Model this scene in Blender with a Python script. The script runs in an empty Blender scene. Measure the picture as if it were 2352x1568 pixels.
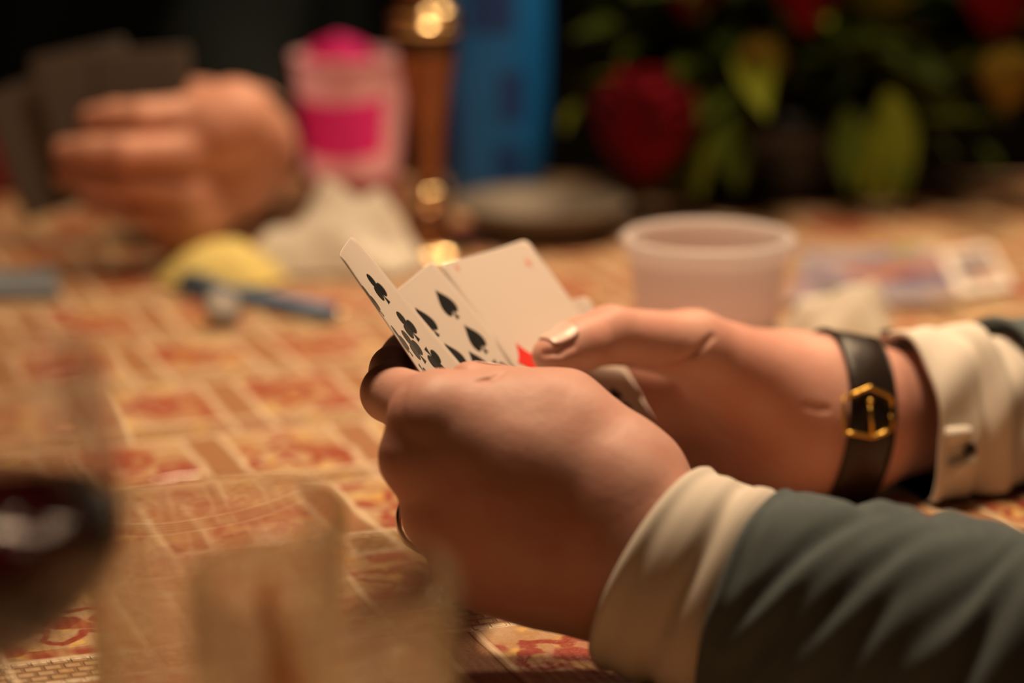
import bpy, bmesh, math, random
import numpy as np
from mathutils import Vector, Matrix

random.seed(7)
rng = np.random.default_rng(7)
D = bpy.data
SC = bpy.context.scene
COL = SC.collection
R = math.radians

# ------------------------------------------------------------------ camera, light, exposure
TABLE_Z = 0.75
CAM_H = 0.33                      # camera height above the table
PITCH = R(14.0)
FPX = 2352 * 85.0 / 36.0
CAM = np.array([0.0, 0.0, TABLE_Z + CAM_H])
AX = np.array([1.0, 0, 0])
AF = np.array([0, math.cos(PITCH), -math.sin(PITCH)])
AD = np.array([0, -math.sin(PITCH), -math.cos(PITCH)])

cam = D.cameras.new('camera')
cam.lens = 85.0
cam.sensor_width = 36.0
cam.clip_start = 0.05
cam.clip_end = 50
cam.dof.use_dof = True
cam.dof.focus_distance = 0.915
cam.dof.aperture_fstop = 3.5
camo = D.objects.new('camera', cam)
COL.objects.link(camo)
camo.location = CAM
camo.rotation_euler = (math.pi / 2 - PITCH, 0, 0)
SC.camera = camo

world = D.worlds.new('room_ambient')
SC.world = world
world.use_nodes = True
bg = world.node_tree.nodes['Background']
bg.inputs[0].default_value = (1.0, 0.72, 0.45, 1)
bg.inputs[1].default_value = 0.004

# two pendant lamps in a row over the table, both above the picture
LAMPS = [((0.04, 1.17, TABLE_Z + 1.12), 5.5, 100), ((0.44, 1.76, TABLE_Z + 1.12), 8.0, 140)]
for lp_, en_, sp_ in LAMPS:
    li = D.lights.new('pendant_light', 'AREA')
    li.shape = 'DISK'
    li.size = 0.28
    li.energy = en_
    li.spread = R(sp_)
    li.color = (1.0, 0.70, 0.43)
    lo = D.objects.new('pendant_light', li)
    COL.objects.link(lo)
    lo.location = lp_

SC.view_settings.view_transform = 'Standard'
SC.view_settings.look = 'None'
SC.view_settings.gamma = 1.0
SC.view_settings.use_curve_mapping = False
SC.view_settings.exposure = 0.0
try:
    SC.cycles.max_bounces = 16
    SC.cycles.diffuse_bounces = 2
    SC.cycles.transmission_bounces = 14
    SC.cycles.transparent_max_bounces = 16
    SC.cycles.sample_clamp_indirect = 0.0
    SC.cycles.blur_glossy = 0.6
    SC.cycles.use_denoising = True
except Exception:
    pass


def P(px, py, zc):
    """point seen at a photo pixel at the given depth along the view axis"""
    return CAM + AX * ((px - 1176) / FPX * zc) + AD * ((py - 784) / FPX * zc) + AF * zc


def ray(px, py):
    d = AX * ((px - 1176) / FPX) + AD * ((py - 784) / FPX) + AF
    return d / np.linalg.norm(d)


def T(px, py, h=0.0):
    """point on the table (or h above it) under a photo pixel"""
    d = AX * ((px - 1176) / FPX) + AD * ((py - 784) / FPX) + AF
    return CAM + d * ((TABLE_Z + h - CAM[2]) / d[2])


def cv(x, y, z):
    """camera-axes vector (right, down, away) to world"""
    return AX * x + AD * y + AF * z


def unit(v):
    v = np.asarray(v, float)
    return v / np.linalg.norm(v)


# ------------------------------------------------------------------ object helpers
def empty(name, loc=(0, 0, 0), rotz=0.0):
    o = D.objects.new(name, None)
    COL.objects.link(o)
    o.location = loc
    o.rotation_euler = (0, 0, rotz)
    o.empty_display_size = 0.02
    return o


def tag(o, label=None, cat=None, group=None, kind=None):
    if label:
        o['label'] = label
    if cat:
        o['category'] = cat
    if group:
        o['group'] = group
    if kind:
        o['kind'] = kind
    return o


def mobj(name, verts, faces, mat, parent=None, smooth=True, origin=None):
    """mesh object; verts in world coordinates (parents are unrotated empties, or origin is given)"""
    V = np.asarray(verts, float).reshape(-1, 3)
    if origin is None:
        origin = np.array(parent_origin(parent)) if parent is not None else V.mean(0)
    me = D.meshes.new(name)
    me.from_pydata((V - np.asarray(origin)).tolist(), [], [list(map(int, f)) for f in faces])
    me.update()
    if smooth:
        me.polygons.foreach_set('use_smooth', [True] * len(me.polygons))
    for m in (mat if isinstance(mat, (list, tuple)) else [mat]):
        me.materials.append(m)
    o = D.objects.new(name, me)
    COL.objects.link(o)
    if parent is not None:
        o.parent = parent
        po = np.array(parent_origin(parent))
        o.location = np.asarray(origin) - po
    else:
        o.location = origin
    return o


def parent_origin(p):
    v = np.zeros(3)
    while p is not None:
        v = v + np.array(p.location)
        p = p.parent
    return v


def copy_tree(o, parent=None):
    c = o.copy()
    COL.objects.link(c)
    c.parent = parent
    for ch in list(o.children):
        copy_tree(ch, c)
    return c


def box(c, s):
    c = np.array(c, float)
    s = np.array(s, float) / 2
    v = [c + s * np.array([x, y, z]) for x in (-1, 1) for y in (-1, 1) for z in (-1, 1)]
    f = [(0, 1, 3, 2), (4, 6, 7, 5), (0, 4, 5, 1), (2, 3, 7, 6), (0, 2, 6, 4), (1, 5, 7, 3)]
    return v, f


def bevel(o, w, seg=3):
    m = o.modifiers.new('bevel', 'BEVEL')
    m.width = w
    m.segments = seg
    return o


def lathe(profile, n=64, center=(0, 0, 0), axis=None, up=None):
    """profile: (r, z) pairs; r==0 closes on the axis"""
    cx = np.asarray(center, float)
    V, F, rows = [], [], []
    for r, z in profile:
        if r <= 1e-9:
            rows.append([len(V)])
            V.append(cx + np.array([0, 0, z]))
        else:
            rows.append(list(range(len(V), len(V) + n)))
            for k in range(n):
                a = 2 * math.pi * k / n
                V.append(cx + np.array([r * math.cos(a), r * math.sin(a), z]))
    for A, B in zip(rows, rows[1:]):
        for k in range(n):
            k2 = (k + 1) % n
            if len(A) == 1 and len(B) == 1:
                continue
            if len(A) == 1:
                F.append((A[0], B[k2], B[k]))
            elif len(B) == 1:
                F.append((A[k], A[k2], B[0]))
            else:
                F.append((A[k], A[k2], B[k2], B[k]))
    return V, F


def catmull(pts, n):
    """resample a polyline of row vectors to n rows with a Catmull-Rom spline"""
    p = np.asarray(pts, float)
    p = np.vstack([2 * p[0] - p[1], p, 2 * p[-1] - p[-2]])
    m = len(p) - 3
    out = []
    for t in np.linspace(0, m - 1e-9, n):
        i = int(t)
        u = t - i
        a, b, c, d = p[i:i + 4]
        out.append(0.5 * (2 * b + (c - a) * u + (2 * a - 5 * b + 4 * c - d) * u * u + (3 * b - a - 3 * c + d) * u ** 3))
    return np.array(out)


def tube_grid(centers, ra, rb, nphi, up=(0, 0, 1), disp=None, slant=None):
    """grid of points round a path; ra along 'up', rb sideways; disp(s, phi) outward; slant(s, phi) along the axis"""
    c = np.asarray(centers)
    n = len(c)
    t = np.gradient(c, axis=0)
    t /= np.linalg.norm(t, axis=1)[:, None]
    s = np.concatenate([[0], np.cumsum(np.linalg.norm(np.diff(c, axis=0), axis=1))])
    up = np.asarray(up, float)
    side = np.cross(t, up)
    side /= np.linalg.norm(side, axis=1)[:, None]
    u2 = np.cross(side, t)
    phi = np.linspace(0, 2 * math.pi, nphi, endpoint=False)
    S, PH = np.meshgrid(s, phi, indexing='ij')
    dd = disp(S, PH) if disp else 0.0
    sl = slant(S, PH) if slant else 0.0
    A = (np.asarray(ra).reshape(-1, 1) + dd) * np.cos(PH)
    B = (np.asarray(rb).reshape(-1, 1) + dd) * np.sin(PH)
    G = c[:, None, :] + A[..., None] * u2[:, None, :] + B[..., None] * side[:, None, :]
    if slant is not None:
        G = G + sl[..., None] * t[:, None, :]
    return G


def grid_faces(n, m, wrap=True, off=0, flip=False):
    F = []
    for i in range(n - 1):
        for j in range(m if wrap else m - 1):
            j2 = (j + 1) % m
            q = (off + i * m + j, off + i * m + j2, off + (i + 1) * m + j2, off + (i + 1) * m + j)
            F.append(q[::-1] if flip else q)
    return F


def tube_path(pts, r, n=10, closed=False):
    p = np.asarray(pts, float)
    t = np.gradient(p, axis=0)
    if closed:
        t = np.roll(p, -1, 0) - np.roll(p, 1, 0)
    t /= np.linalg.norm(t, axis=1)[:, None]
    ref = np.array([0.13, 0.21, 0.97])
    s = np.cross(t, ref)
    s /= np.linalg.norm(s, axis=1)[:, None]
    u = np.cross(s, t)
    rr = np.broadcast_to(np.asarray(r, float), (len(p),))
    ph = np.linspace(0, 2 * math.pi, n, endpoint=False)
    G = p[:, None, :] + rr[:, None, None] * (np.cos(ph)[None, :, None] * s[:, None, :] + np.sin(ph)[None, :, None] * u[:, None, :])
    V = G.reshape(-1, 3)
    F = grid_faces(len(p), n)
    if closed:
        k = len(p) - 1
        F += [(k * n + j, k * n + (j + 1) % n, (j + 1) % n, j) for j in range(n)]
    else:
        F += [tuple(range(n))[::-1], tuple((len(p) - 1) * n + j for j in range(n))]
    return V, F


def join(*parts):
    V, F = [], []
    for v, f in parts:
        o = len(V)
        V.extend(list(np.asarray(v)))
        F.extend([tuple(i + o for i in q) for q in f])
    return V, F


# ------------------------------------------------------------------ node helpers
class NT:
    def __init__(s, name):
        s.m = D.materials.new(name)
        s.m.use_nodes = True
        s.t = s.m.node_tree
        s.b = s.t.nodes['Principled BSDF']
        s.out = s.t.nodes['Material Output']

    def node(s, typ, **kw):
        n = s.t.nodes.new(typ)
        for k, v in kw.items():
            setattr(n, k, v)
        return n

    def put(s, sock, v):
        if hasattr(v, 'node'):
            s.t.links.new(v, sock)
        elif isinstance(v, (tuple, list)) and len(v) == 3 and sock.type == 'RGBA':
            sock.default_value = (*v, 1)
        else:
            sock.default_value = v

    def m_(s, op, a, b=0.0, c=0.0):
        n = s.node('ShaderNodeMath', operation=op)
        s.put(n.inputs[0], a)
        s.put(n.inputs[1], b)
        s.put(n.inputs[2], c)
        return n.outputs[0]

    def mix(s, f, a, b):
        n = s.node('ShaderNodeMix', data_type='RGBA')
        s.put(n.inputs[0], f)
        s.put(n.inputs[6], a)
        s.put(n.inputs[7], b)
        return n.outputs[2]

    def step(s, a, lo, hi):
        n = s.node('ShaderNodeMapRange', interpolation_type='SMOOTHSTEP')
        s.put(n.inputs[0], a)
        n.inputs[1].default_value = lo
        n.inputs[2].default_value = hi
        return n.outputs[0]

    def coord(s, which='Object'):
        return s.node('ShaderNodeTexCoord').outputs[which]

    def sep(s, v):
        n = s.node('ShaderNodeSeparateXYZ')
        s.put(n.inputs[0], v)
        return n.outputs

    def comb(s, x, y, z=0.0):
        n = s.node('ShaderNodeCombineXYZ')
        s.put(n.inputs[0], x)
        s.put(n.inputs[1], y)
        s.put(n.inputs[2], z)
        return n.outputs[0]

    def noise(s, scale, detail=2.0, rough=0.5, vec=None, out=0):
        n = s.node('ShaderNodeTexNoise')
        n.inputs['Scale'].default_value = scale
        n.inputs['Detail'].default_value = detail
        n.inputs['Roughness'].default_value = rough
        s.put(n.inputs['Vector'], vec if vec is not None else s.coord())
        return n.outputs[out]

    def bump(s, h, strength=0.5, dist=0.001):
        n = s.node('ShaderNodeBump')
        n.inputs['Strength'].default_value = strength
        n.inputs['Distance'].default_value = dist
        s.put(n.inputs['Height'], h)
        s.t.links.new(n.outputs[0], s.b.inputs['Normal'])

    def set(s, **kw):
        names = dict(color='Base Color', rough='Roughness', metal='Metallic', ior='IOR', trans='Transmission Weight',
                     sss='Subsurface Weight', sss_scale='Subsurface Scale', sss_r='Subsurface Radius', spec='Specular IOR Level',
                     sheen='Sheen Weight', coat='Coat Weight', alpha='Alpha')
        for k, v in kw.items():
            s.put(s.b.inputs[names[k]], v)
        return s.m


def plain(name, color, rough=0.5, var=0.12, scale=60.0, bump=0.0, bscale=400.0, **kw):
    t = NT(name)
    f = t.noise(scale, 3.0)
    c2 = tuple(min(1, x * (1 - var * 2)) for x in color)
    t.set(color=t.mix(f, color, c2), rough=rough, **kw)
    if bump:
        t.bump(t.noise(bscale, 4.0), bump, 0.0006)
    return t.m


def skin_mat(name, base, red):
    t = NT(name)
    f = t.step(t.noise(45.0, 3.0), 0.35, 0.7)
    g = t.noise(320.0, 3.0)
    c = t.mix(t.m_('MULTIPLY', f, 0.55), base, red)
    c = t.mix(t.m_('MULTIPLY', g, 0.18), c, tuple(x * 0.7 for x in base))
    t.set(color=c, rough=0.5, sss=0.2, sss_scale=0.0035, spec=0.35)
    t.b.inputs['Subsurface Radius'].default_value = (1.0, 0.32, 0.16)
    h = t.m_('ADD', t.m_('MULTIPLY', t.noise(900.0, 3.0, 0.6), 0.6), t.noise(260.0, 3.0))
    t.bump(h, 0.22, 0.0008)
    return t.m


def fabric(name, color, c2, scale=900.0, rough=0.9, bstr=0.35):
    t = NT(name)
    co = t.coord()
    w1 = t.node('ShaderNodeTexWave', wave_type='BANDS', bands_direction='X')
    w1.inputs['Scale'].default_value = scale
    w1.inputs['Distortion'].default_value = 2.0
    t.put(w1.inputs['Vector'], co)
    w2 = t.node('ShaderNodeTexWave', wave_type='BANDS', bands_direction='Z')
    w2.inputs['Scale'].default_value = scale
    w2.inputs['Distortion'].default_value = 2.0
    t.put(w2.inputs['Vector'], co)
    h = t.m_('MULTIPLY', w1.outputs['Fac'], w2.outputs['Fac'])
    n = t.noise(140.0, 4.0)
    t.set(color=t.mix(t.m_('ADD', t.m_('MULTIPLY', h, 0.3), t.m_('MULTIPLY', n, 0.6)), c2, color), rough=rough, spec=0.12)
    t.bump(t.m_('ADD', h, n), bstr, 0.0004)
    return t.m


def glass_mat(name, tint=(1, 1, 1), ior=1.45, rough=0.0):
    t = NT(name)
    n = t.noise(8.0, 1.0)
    t.set(color=t.mix(n, tint, tuple(x * 0.985 for x in tint)), rough=rough, trans=1.0, ior=ior)
    return t.m


def thin_glass(name, face, edge, bend):
    """thin-walled glass: light goes straight through, reflects by Fresnel, and is tinted where the wall is seen edge on"""
    t = NT(name)
    t.set(color=face, rough=0.02, trans=1.0, ior=1.40)
    lw = t.node('ShaderNodeLayerWeight')
    lw.inputs['Blend'].default_value = 0.5
    f5 = t.m_('POWER', lw.outputs['Facing'], 5.0)
    c = t.mix(t.m_('POWER', lw.outputs['Facing'], 3.0), face, edge)
    tr = t.node('ShaderNodeBsdfTransparent')
    t.put(tr.inputs[0], c)
    gl = t.node('ShaderNodeBsdfGlossy')
    gl.inputs['Roughness'].default_value = 0.03
    mx = t.node('ShaderNodeMixShader')
    t.put(mx.inputs[0], t.m_('ADD', 0.03, t.m_('MULTIPLY', f5, 0.35)))
    t.t.links.new(tr.outputs[0], mx.inputs[1])
    t.t.links.new(gl.outputs[0], mx.inputs[2])
    m2 = t.node('ShaderNodeMixShader')      # part of the wall bends what is behind it
    m2.inputs[0].default_value = bend
    t.t.links.new(mx.outputs[0], m2.inputs[1])
    t.t.links.new(t.b.outputs[0], m2.inputs[2])
    t.t.links.new(m2.outputs[0], t.out.inputs[0])
    return t.m


M = {}
M['skin'] = skin_mat('skin', (0.72, 0.40, 0.32), (0.66, 0.28, 0.215))
M['skin_far'] = skin_mat('skin_of_far_person', (0.66, 0.34, 0.24), (0.60, 0.24, 0.17))
M['nail'] = plain('nail', (0.80, 0.52, 0.44), 0.36, 0.05, 200)
M['shirt'] = fabric('cream_cotton', (0.80, 0.74, 0.66), (0.74, 0.67, 0.58), 1400.0, 0.85, 0.15)
M['knit'] = fabric('slate_knit', (0.175, 0.205, 0.215), (0.10, 0.125, 0.13), 700.0, 0.95, 0.6)
M['black_knit'] = fabric('black_knit', (0.006, 0.009, 0.009), (0.004, 0.006, 0.006), 500.0, 1.0, 0.4)
M['gold'] = plain('gold', (0.85, 0.52, 0.11), 0.28, 0.05, 40, metal=1.0)
M['silver'] = plain('silver', (0.75, 0.70, 0.64), 0.25, 0.05, 40, metal=1.0)
M['leather'] = plain('dark_brown_leather', (0.022, 0.012, 0.008), 0.36, 0.2, 120, 0.5, 700.0)


def thin_paper(name, col, rough=0.5, share=0.3, var=0.03):
    """thin stock that lets some light through"""
    t = NT(name)
    c = t.mix(t.noise(30.0, 2.0), col, tuple(x * (1 - 2 * var) for x in col))
    t.set(color=c, rough=rough, spec=0.35)
    tr = t.node('ShaderNodeBsdfTranslucent')
    t.put(tr.inputs[0], c)
    mx = t.node('ShaderNodeMixShader')
    mx.inputs[0].default_value = share
    t.t.links.new(t.b.outputs[0], mx.inputs[1])
    t.t.links.new(tr.outputs[0], mx.inputs[2])
    t.t.links.new(mx.outputs[0], t.out.inputs[0])
    return t.m


M['card_white'] = thin_paper('card_stock', (0.72, 0.62, 0.55), 0.42, 0.10, 0.01)
M['ink_black'] = plain('black_ink', (0.012, 0.014, 0.014), 0.35, 0.05, 50)
M['ink_red'] = plain('red_ink', (0.72, 0.03, 0.02), 0.4, 0.05, 50)
M['hair'] = plain('dark_hair', (0.03, 0.018, 0.012), 0.6, 0.3, 300, 0.6, 500)
M['black'] = plain('black_part', (0.012, 0.012, 0.012), 0.4, 0.1)


def card_back_mat(name, c1, c2):
    t = NT(name)
    x, y, z = t.sep(t.coord('UV'))
    a = t.m_('SINE', t.m_('MULTIPLY', t.m_('ADD', x, y), 90.0))
    b = t.m_('SINE', t.m_('MULTIPLY', t.m_('SUBTRACT', x, y), 90.0))
    f = t.step(t.m_('MULTIPLY', a, b), -0.1, 0.1)
    t.set(color=t.mix(f, c1, c2), rough=0.45)
    return t.m


M['back_blue'] = card_back_mat('card_back_blue', (0.05, 0.09, 0.22), (0.30, 0.32, 0.40))
M['back_grey'] = card_back_mat('card_back_grey', (0.07, 0.055, 0.045), (0.11, 0.09, 0.075))


# ------------------------------------------------------------------ signed distance modelling
def smin(a, b, k):
    h = np.maximum(k - np.abs(a - b), 0) / k
    return np.minimum(a, b) - h * h * k * 0.25


class SDF:
    """ordered smooth union of tapered capsules; grooves are carved last"""

    def __init__(s):
        s.prims = []
        s.cuts = []

    def cap(s, a, b, ra, rb, k=0.004, sq=None, sf=1.0):
        s.prims.append((np.asarray(a, float), np.asarray(b, float), ra, rb, k, None if sq is None else unit(sq), sf))

    def chain(s, pts, rs, ks):
        for i in range(len(pts) - 1):
            s.cap(pts[i], pts[i + 1], rs[i], rs[i + 1], ks[i] if isinstance(ks, (list, tuple)) else ks)

    def cut(s, pts, r, k=0.0015):
        for a, b in zip(pts[:-1], pts[1:]):
            s.cuts.append((np.asarray(a, float), np.asarray(b, float), r, k))

    @staticmethod
    def dcap(p, a, b, ra, rb, sq, sf):
        ab = b - a
        L = ab @ ab
        t = np.clip(((p - a) @ ab) / L, 0, 1) if L > 1e-12 else np.zeros(len(p))
        q = p - a - t[:, None] * ab
        if sq is not None:
            q = q + ((q @ sq) * (1.0 / sf - 1.0))[:, None] * sq
        return np.sqrt((q * q).sum(1)) - (ra + (rb - ra) * t)

    def __call__(s, p):
        f = None
        for a, b, ra, rb, k, sq, sf in s.prims:
            d = s.dcap(p, a, b, ra, rb, sq, sf)
            f = d if f is None else smin(f, d, k)
        for a, b, r, k in s.cuts:
            d = -s.dcap(p, a, b, r, r, None, 1.0)
            f = -smin(-f, -d, k)
        return f

    def bounds(s):
        lo = np.min([np.minimum(a - ra, b - rb) for a, b, ra, rb, *_ in s.prims], axis=0)
        hi = np.max([np.maximum(a + ra, b + rb) for a, b, ra, rb, *_ in s.prims], axis=0)
        return lo - 0.01, hi + 0.01

    def march(s, px, py, start=0.5):
        d = ray(px, py)
        t = start
        for _ in range(120):
            v = float(s((CAM + d * t)[None])[0])
            if v < 1e-5:
                return CAM + d * t
            t += v * 0.85
            if t > 3:
                return None
        return CAM + d * t

    def grad(s, p, e=2e-4):
        g = np.stack([s(p + np.eye(3)[i] * e) - s(p - np.eye(3)[i] * e) for i in range(3)], 1)
        return g / (np.linalg.norm(g, axis=1)[:, None] + 1e-12)

    def snap(s, p, off=0.0, it=4):
        p = np.array(p, float)
        for _ in range(it):
            p = p - (s(p) - off)[:, None] * s.grad(p)
        return p

    def mesh(s, h, lo=None, hi=None):
        l0, h0 = s.bounds()
        lo = l0 if lo is None else np.maximum(lo, l0)
        hi = h0 if hi is None else np.minimum(hi, h0)
        B = 4
        n = (np.ceil((hi - lo) / (h * B)).astype(int) + 1)
        cc = [lo[i] + (np.arange(n[i]) + 0.5) * h * B - 0.5 * h for i in range(3)]
        cg = np.stack(np.meshgrid(*cc, indexing='ij'), -1).reshape(-1, 3)
        C = s(cg).reshape(n)
        F = np.repeat(np.repeat(np.repeat(C, B, 0), B, 1), B, 2).astype(np.float64)
        near = np.argwhere(np.abs(C) < h * B * 1.6)
        offs = np.stack(np.meshgrid(*[np.arange(B)] * 3, indexing='ij'), -1).reshape(-1, 3)
        idx = (near[:, None, :] * B + offs[None]).reshape(-1, 3)
        for ch in np.array_split(np.arange(len(idx)), max(1, len(idx) // 400000)):
            ii = idx[ch]
            F[ii[:, 0], ii[:, 1], ii[:, 2]] = s(lo + ii * h)
        V, Q = surface_nets(F, lo, h)
        for _ in range(2):
            V = V - np.clip(s(V), -h, h)[:, None] * s.grad(V, h * 0.3)
        return V, Q


def surface_nets(F, lo, h):
    S = F < 0
    nx, ny, nz = F.shape
    cnt = np.zeros((nx - 1, ny - 1, nz - 1), np.int8)
    for dx in (0, 1):
        for dy in (0, 1):
            for dz in (0, 1):
                cnt += S[dx:nx - 1 + dx, dy:ny - 1 + dy, dz:nz - 1 + dz]
    act = np.argwhere((cnt > 0) & (cnt < 8))
    vid = np.full(cnt.shape, -1, np.int64)
    vid[act[:, 0], act[:, 1], act[:, 2]] = np.arange(len(act))
    c = {}
    for dx in (0, 1):
        for dy in (0, 1):
            for dz in (0, 1):
                c[dx, dy, dz] = F[act[:, 0] + dx, act[:, 1] + dy, act[:, 2] + dz]
    acc = np.zeros((len(act), 3))
    num = np.zeros(len(act))
    for ax in range(3):
        for o1 in (0, 1):
            for o2 in (0, 1):
                k0 = [0, 0, 0]
                others = [i for i in range(3) if i != ax]
                k0[others[0]], k0[others[1]] = o1, o2
                k1 = list(k0)
                k1[ax] = 1
                a, b = c[tuple(k0)], c[tuple(k1)]
                m = (a < 0) != (b < 0)
                t = np.where(m, a / np.where(m, a - b, 1), 0)
                pt = np.tile(np.array(k0, float), (len(act), 1))
                pt[:, ax] = t
                acc += pt * m[:, None]
                num += m
    V = lo + (act + acc / num[:, None]) * h
    Q = []
    for ax in range(3):
        u, v = (ax + 1) % 3, (ax + 2) % 3
        sl0 = [slice(None)] * 3
        sl1 = [slice(None)] * 3
        sl0[ax] = slice(0, F.shape[ax] - 1)
        sl1[ax] = slice(1, F.shape[ax])
        a, b = S[tuple(sl0)], S[tuple(sl1)]
        e = np.argwhere(a != b)
        e = e[(e[:, u] > 0) & (e[:, v] > 0) & (e[:, u] < F.shape[u] - 1) & (e[:, v] < F.shape[v] - 1)]
        ins = S[e[:, 0], e[:, 1], e[:, 2]]

        def g(du, dv):
            q = e.copy()
            q[:, u] -= du
            q[:, v] -= dv
            return vid[q[:, 0], q[:, 1], q[:, 2]]
        q = np.stack([g(1, 1), g(0, 1), g(0, 0), g(1, 0)], 1)
        q[~ins] = q[~ins][:, ::-1]
        Q.append(q[(q >= 0).all(1)])
    return V, np.vstack(Q)


# ------------------------------------------------------------------ setting: dark room
def struct(name, v, f, mat):
    return tag(mobj(name, v, f, mat, smooth=False), kind='structure')


M['floor'] = plain('dark_floorboards', (0.05, 0.03, 0.02), 0.5, 0.3, 6, 0.2, 30)
M['wall'] = plain('dark_wall', (0.06, 0.048, 0.04), 0.8, 0.2, 3, 0.2, 60)
M['ceiling'] = plain('pale_ceiling', (0.62, 0.56, 0.50), 0.9, 0.05, 3, 0.1, 60)
RX0, RX1, RY0, RY1, RH = -2.6, 2.6, -2.2, 4.4, 2.7
struct('floor', *box((0, (RY0 + RY1) / 2, -0.05), (RX1 - RX0 + 0.4, RY1 - RY0 + 0.4, 0.1)), M['floor'])
struct('ceiling', *box((0, (RY0 + RY1) / 2, RH + 0.05), (RX1 - RX0 + 0.4, RY1 - RY0 + 0.4, 0.1)), M['ceiling'])
struct('wall_back', *box((0, RY1 + 0.05, RH / 2), (RX1 - RX0 + 0.2, 0.1, RH)), M['wall'])
struct('wall_front', *box((0, RY0 - 0.05, RH / 2), (RX1 - RX0 + 0.2, 0.1, RH)), M['wall'])
struct('wall_left', *box((RX0 - 0.05, (RY0 + RY1) / 2, RH / 2), (0.1, RY1 - RY0, RH)), M['wall'])
struct('wall_right', *box((RX1 + 0.05, (RY0 + RY1) / 2, RH / 2), (0.1, RY1 - RY0, RH)), M['wall'])

# ------------------------------------------------------------------ table and its patterned cloth
TX0, TX1, TY0, TY1 = -0.95, 0.50, 0.30, 1.85
M['wood'] = plain('brown_table_wood', (0.16, 0.075, 0.035), 0.5, 0.3, 14, 0.2, 90)
tb = empty('dining_table', ((TX0 + TX1) / 2, (TY0 + TY1) / 2, 0))
tag(tb, 'wooden dining table hidden under the red and ochre tablecloth', 'table')
tcx, tcy = (TX0 + TX1) / 2, (TY0 + TY1) / 2
bevel(mobj('tabletop', *box((tcx, tcy, TABLE_Z - 0.020), (TX1 - TX0 - 0.02, TY1 - TY0 - 0.02, 0.034)), M['wood'], tb, False), 0.005)
for sx in (-1, 1):
    for sy in (-1, 1):
        lx, ly = tcx + sx * 0.62, tcy + sy * 0.67
        lv, lf = lathe([(0, 0), (0.024, 0), (0.028, 0.05), (0.022, 0.12), (0.034, 0.35), (0.038, 0.55), (0.03, 0.60), (0.04, 0.64), (0.04, 0.712), (0, 0.712)], 20, (lx, ly, 0))
        mobj('leg', lv, lf, M['wood'], tb)


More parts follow.
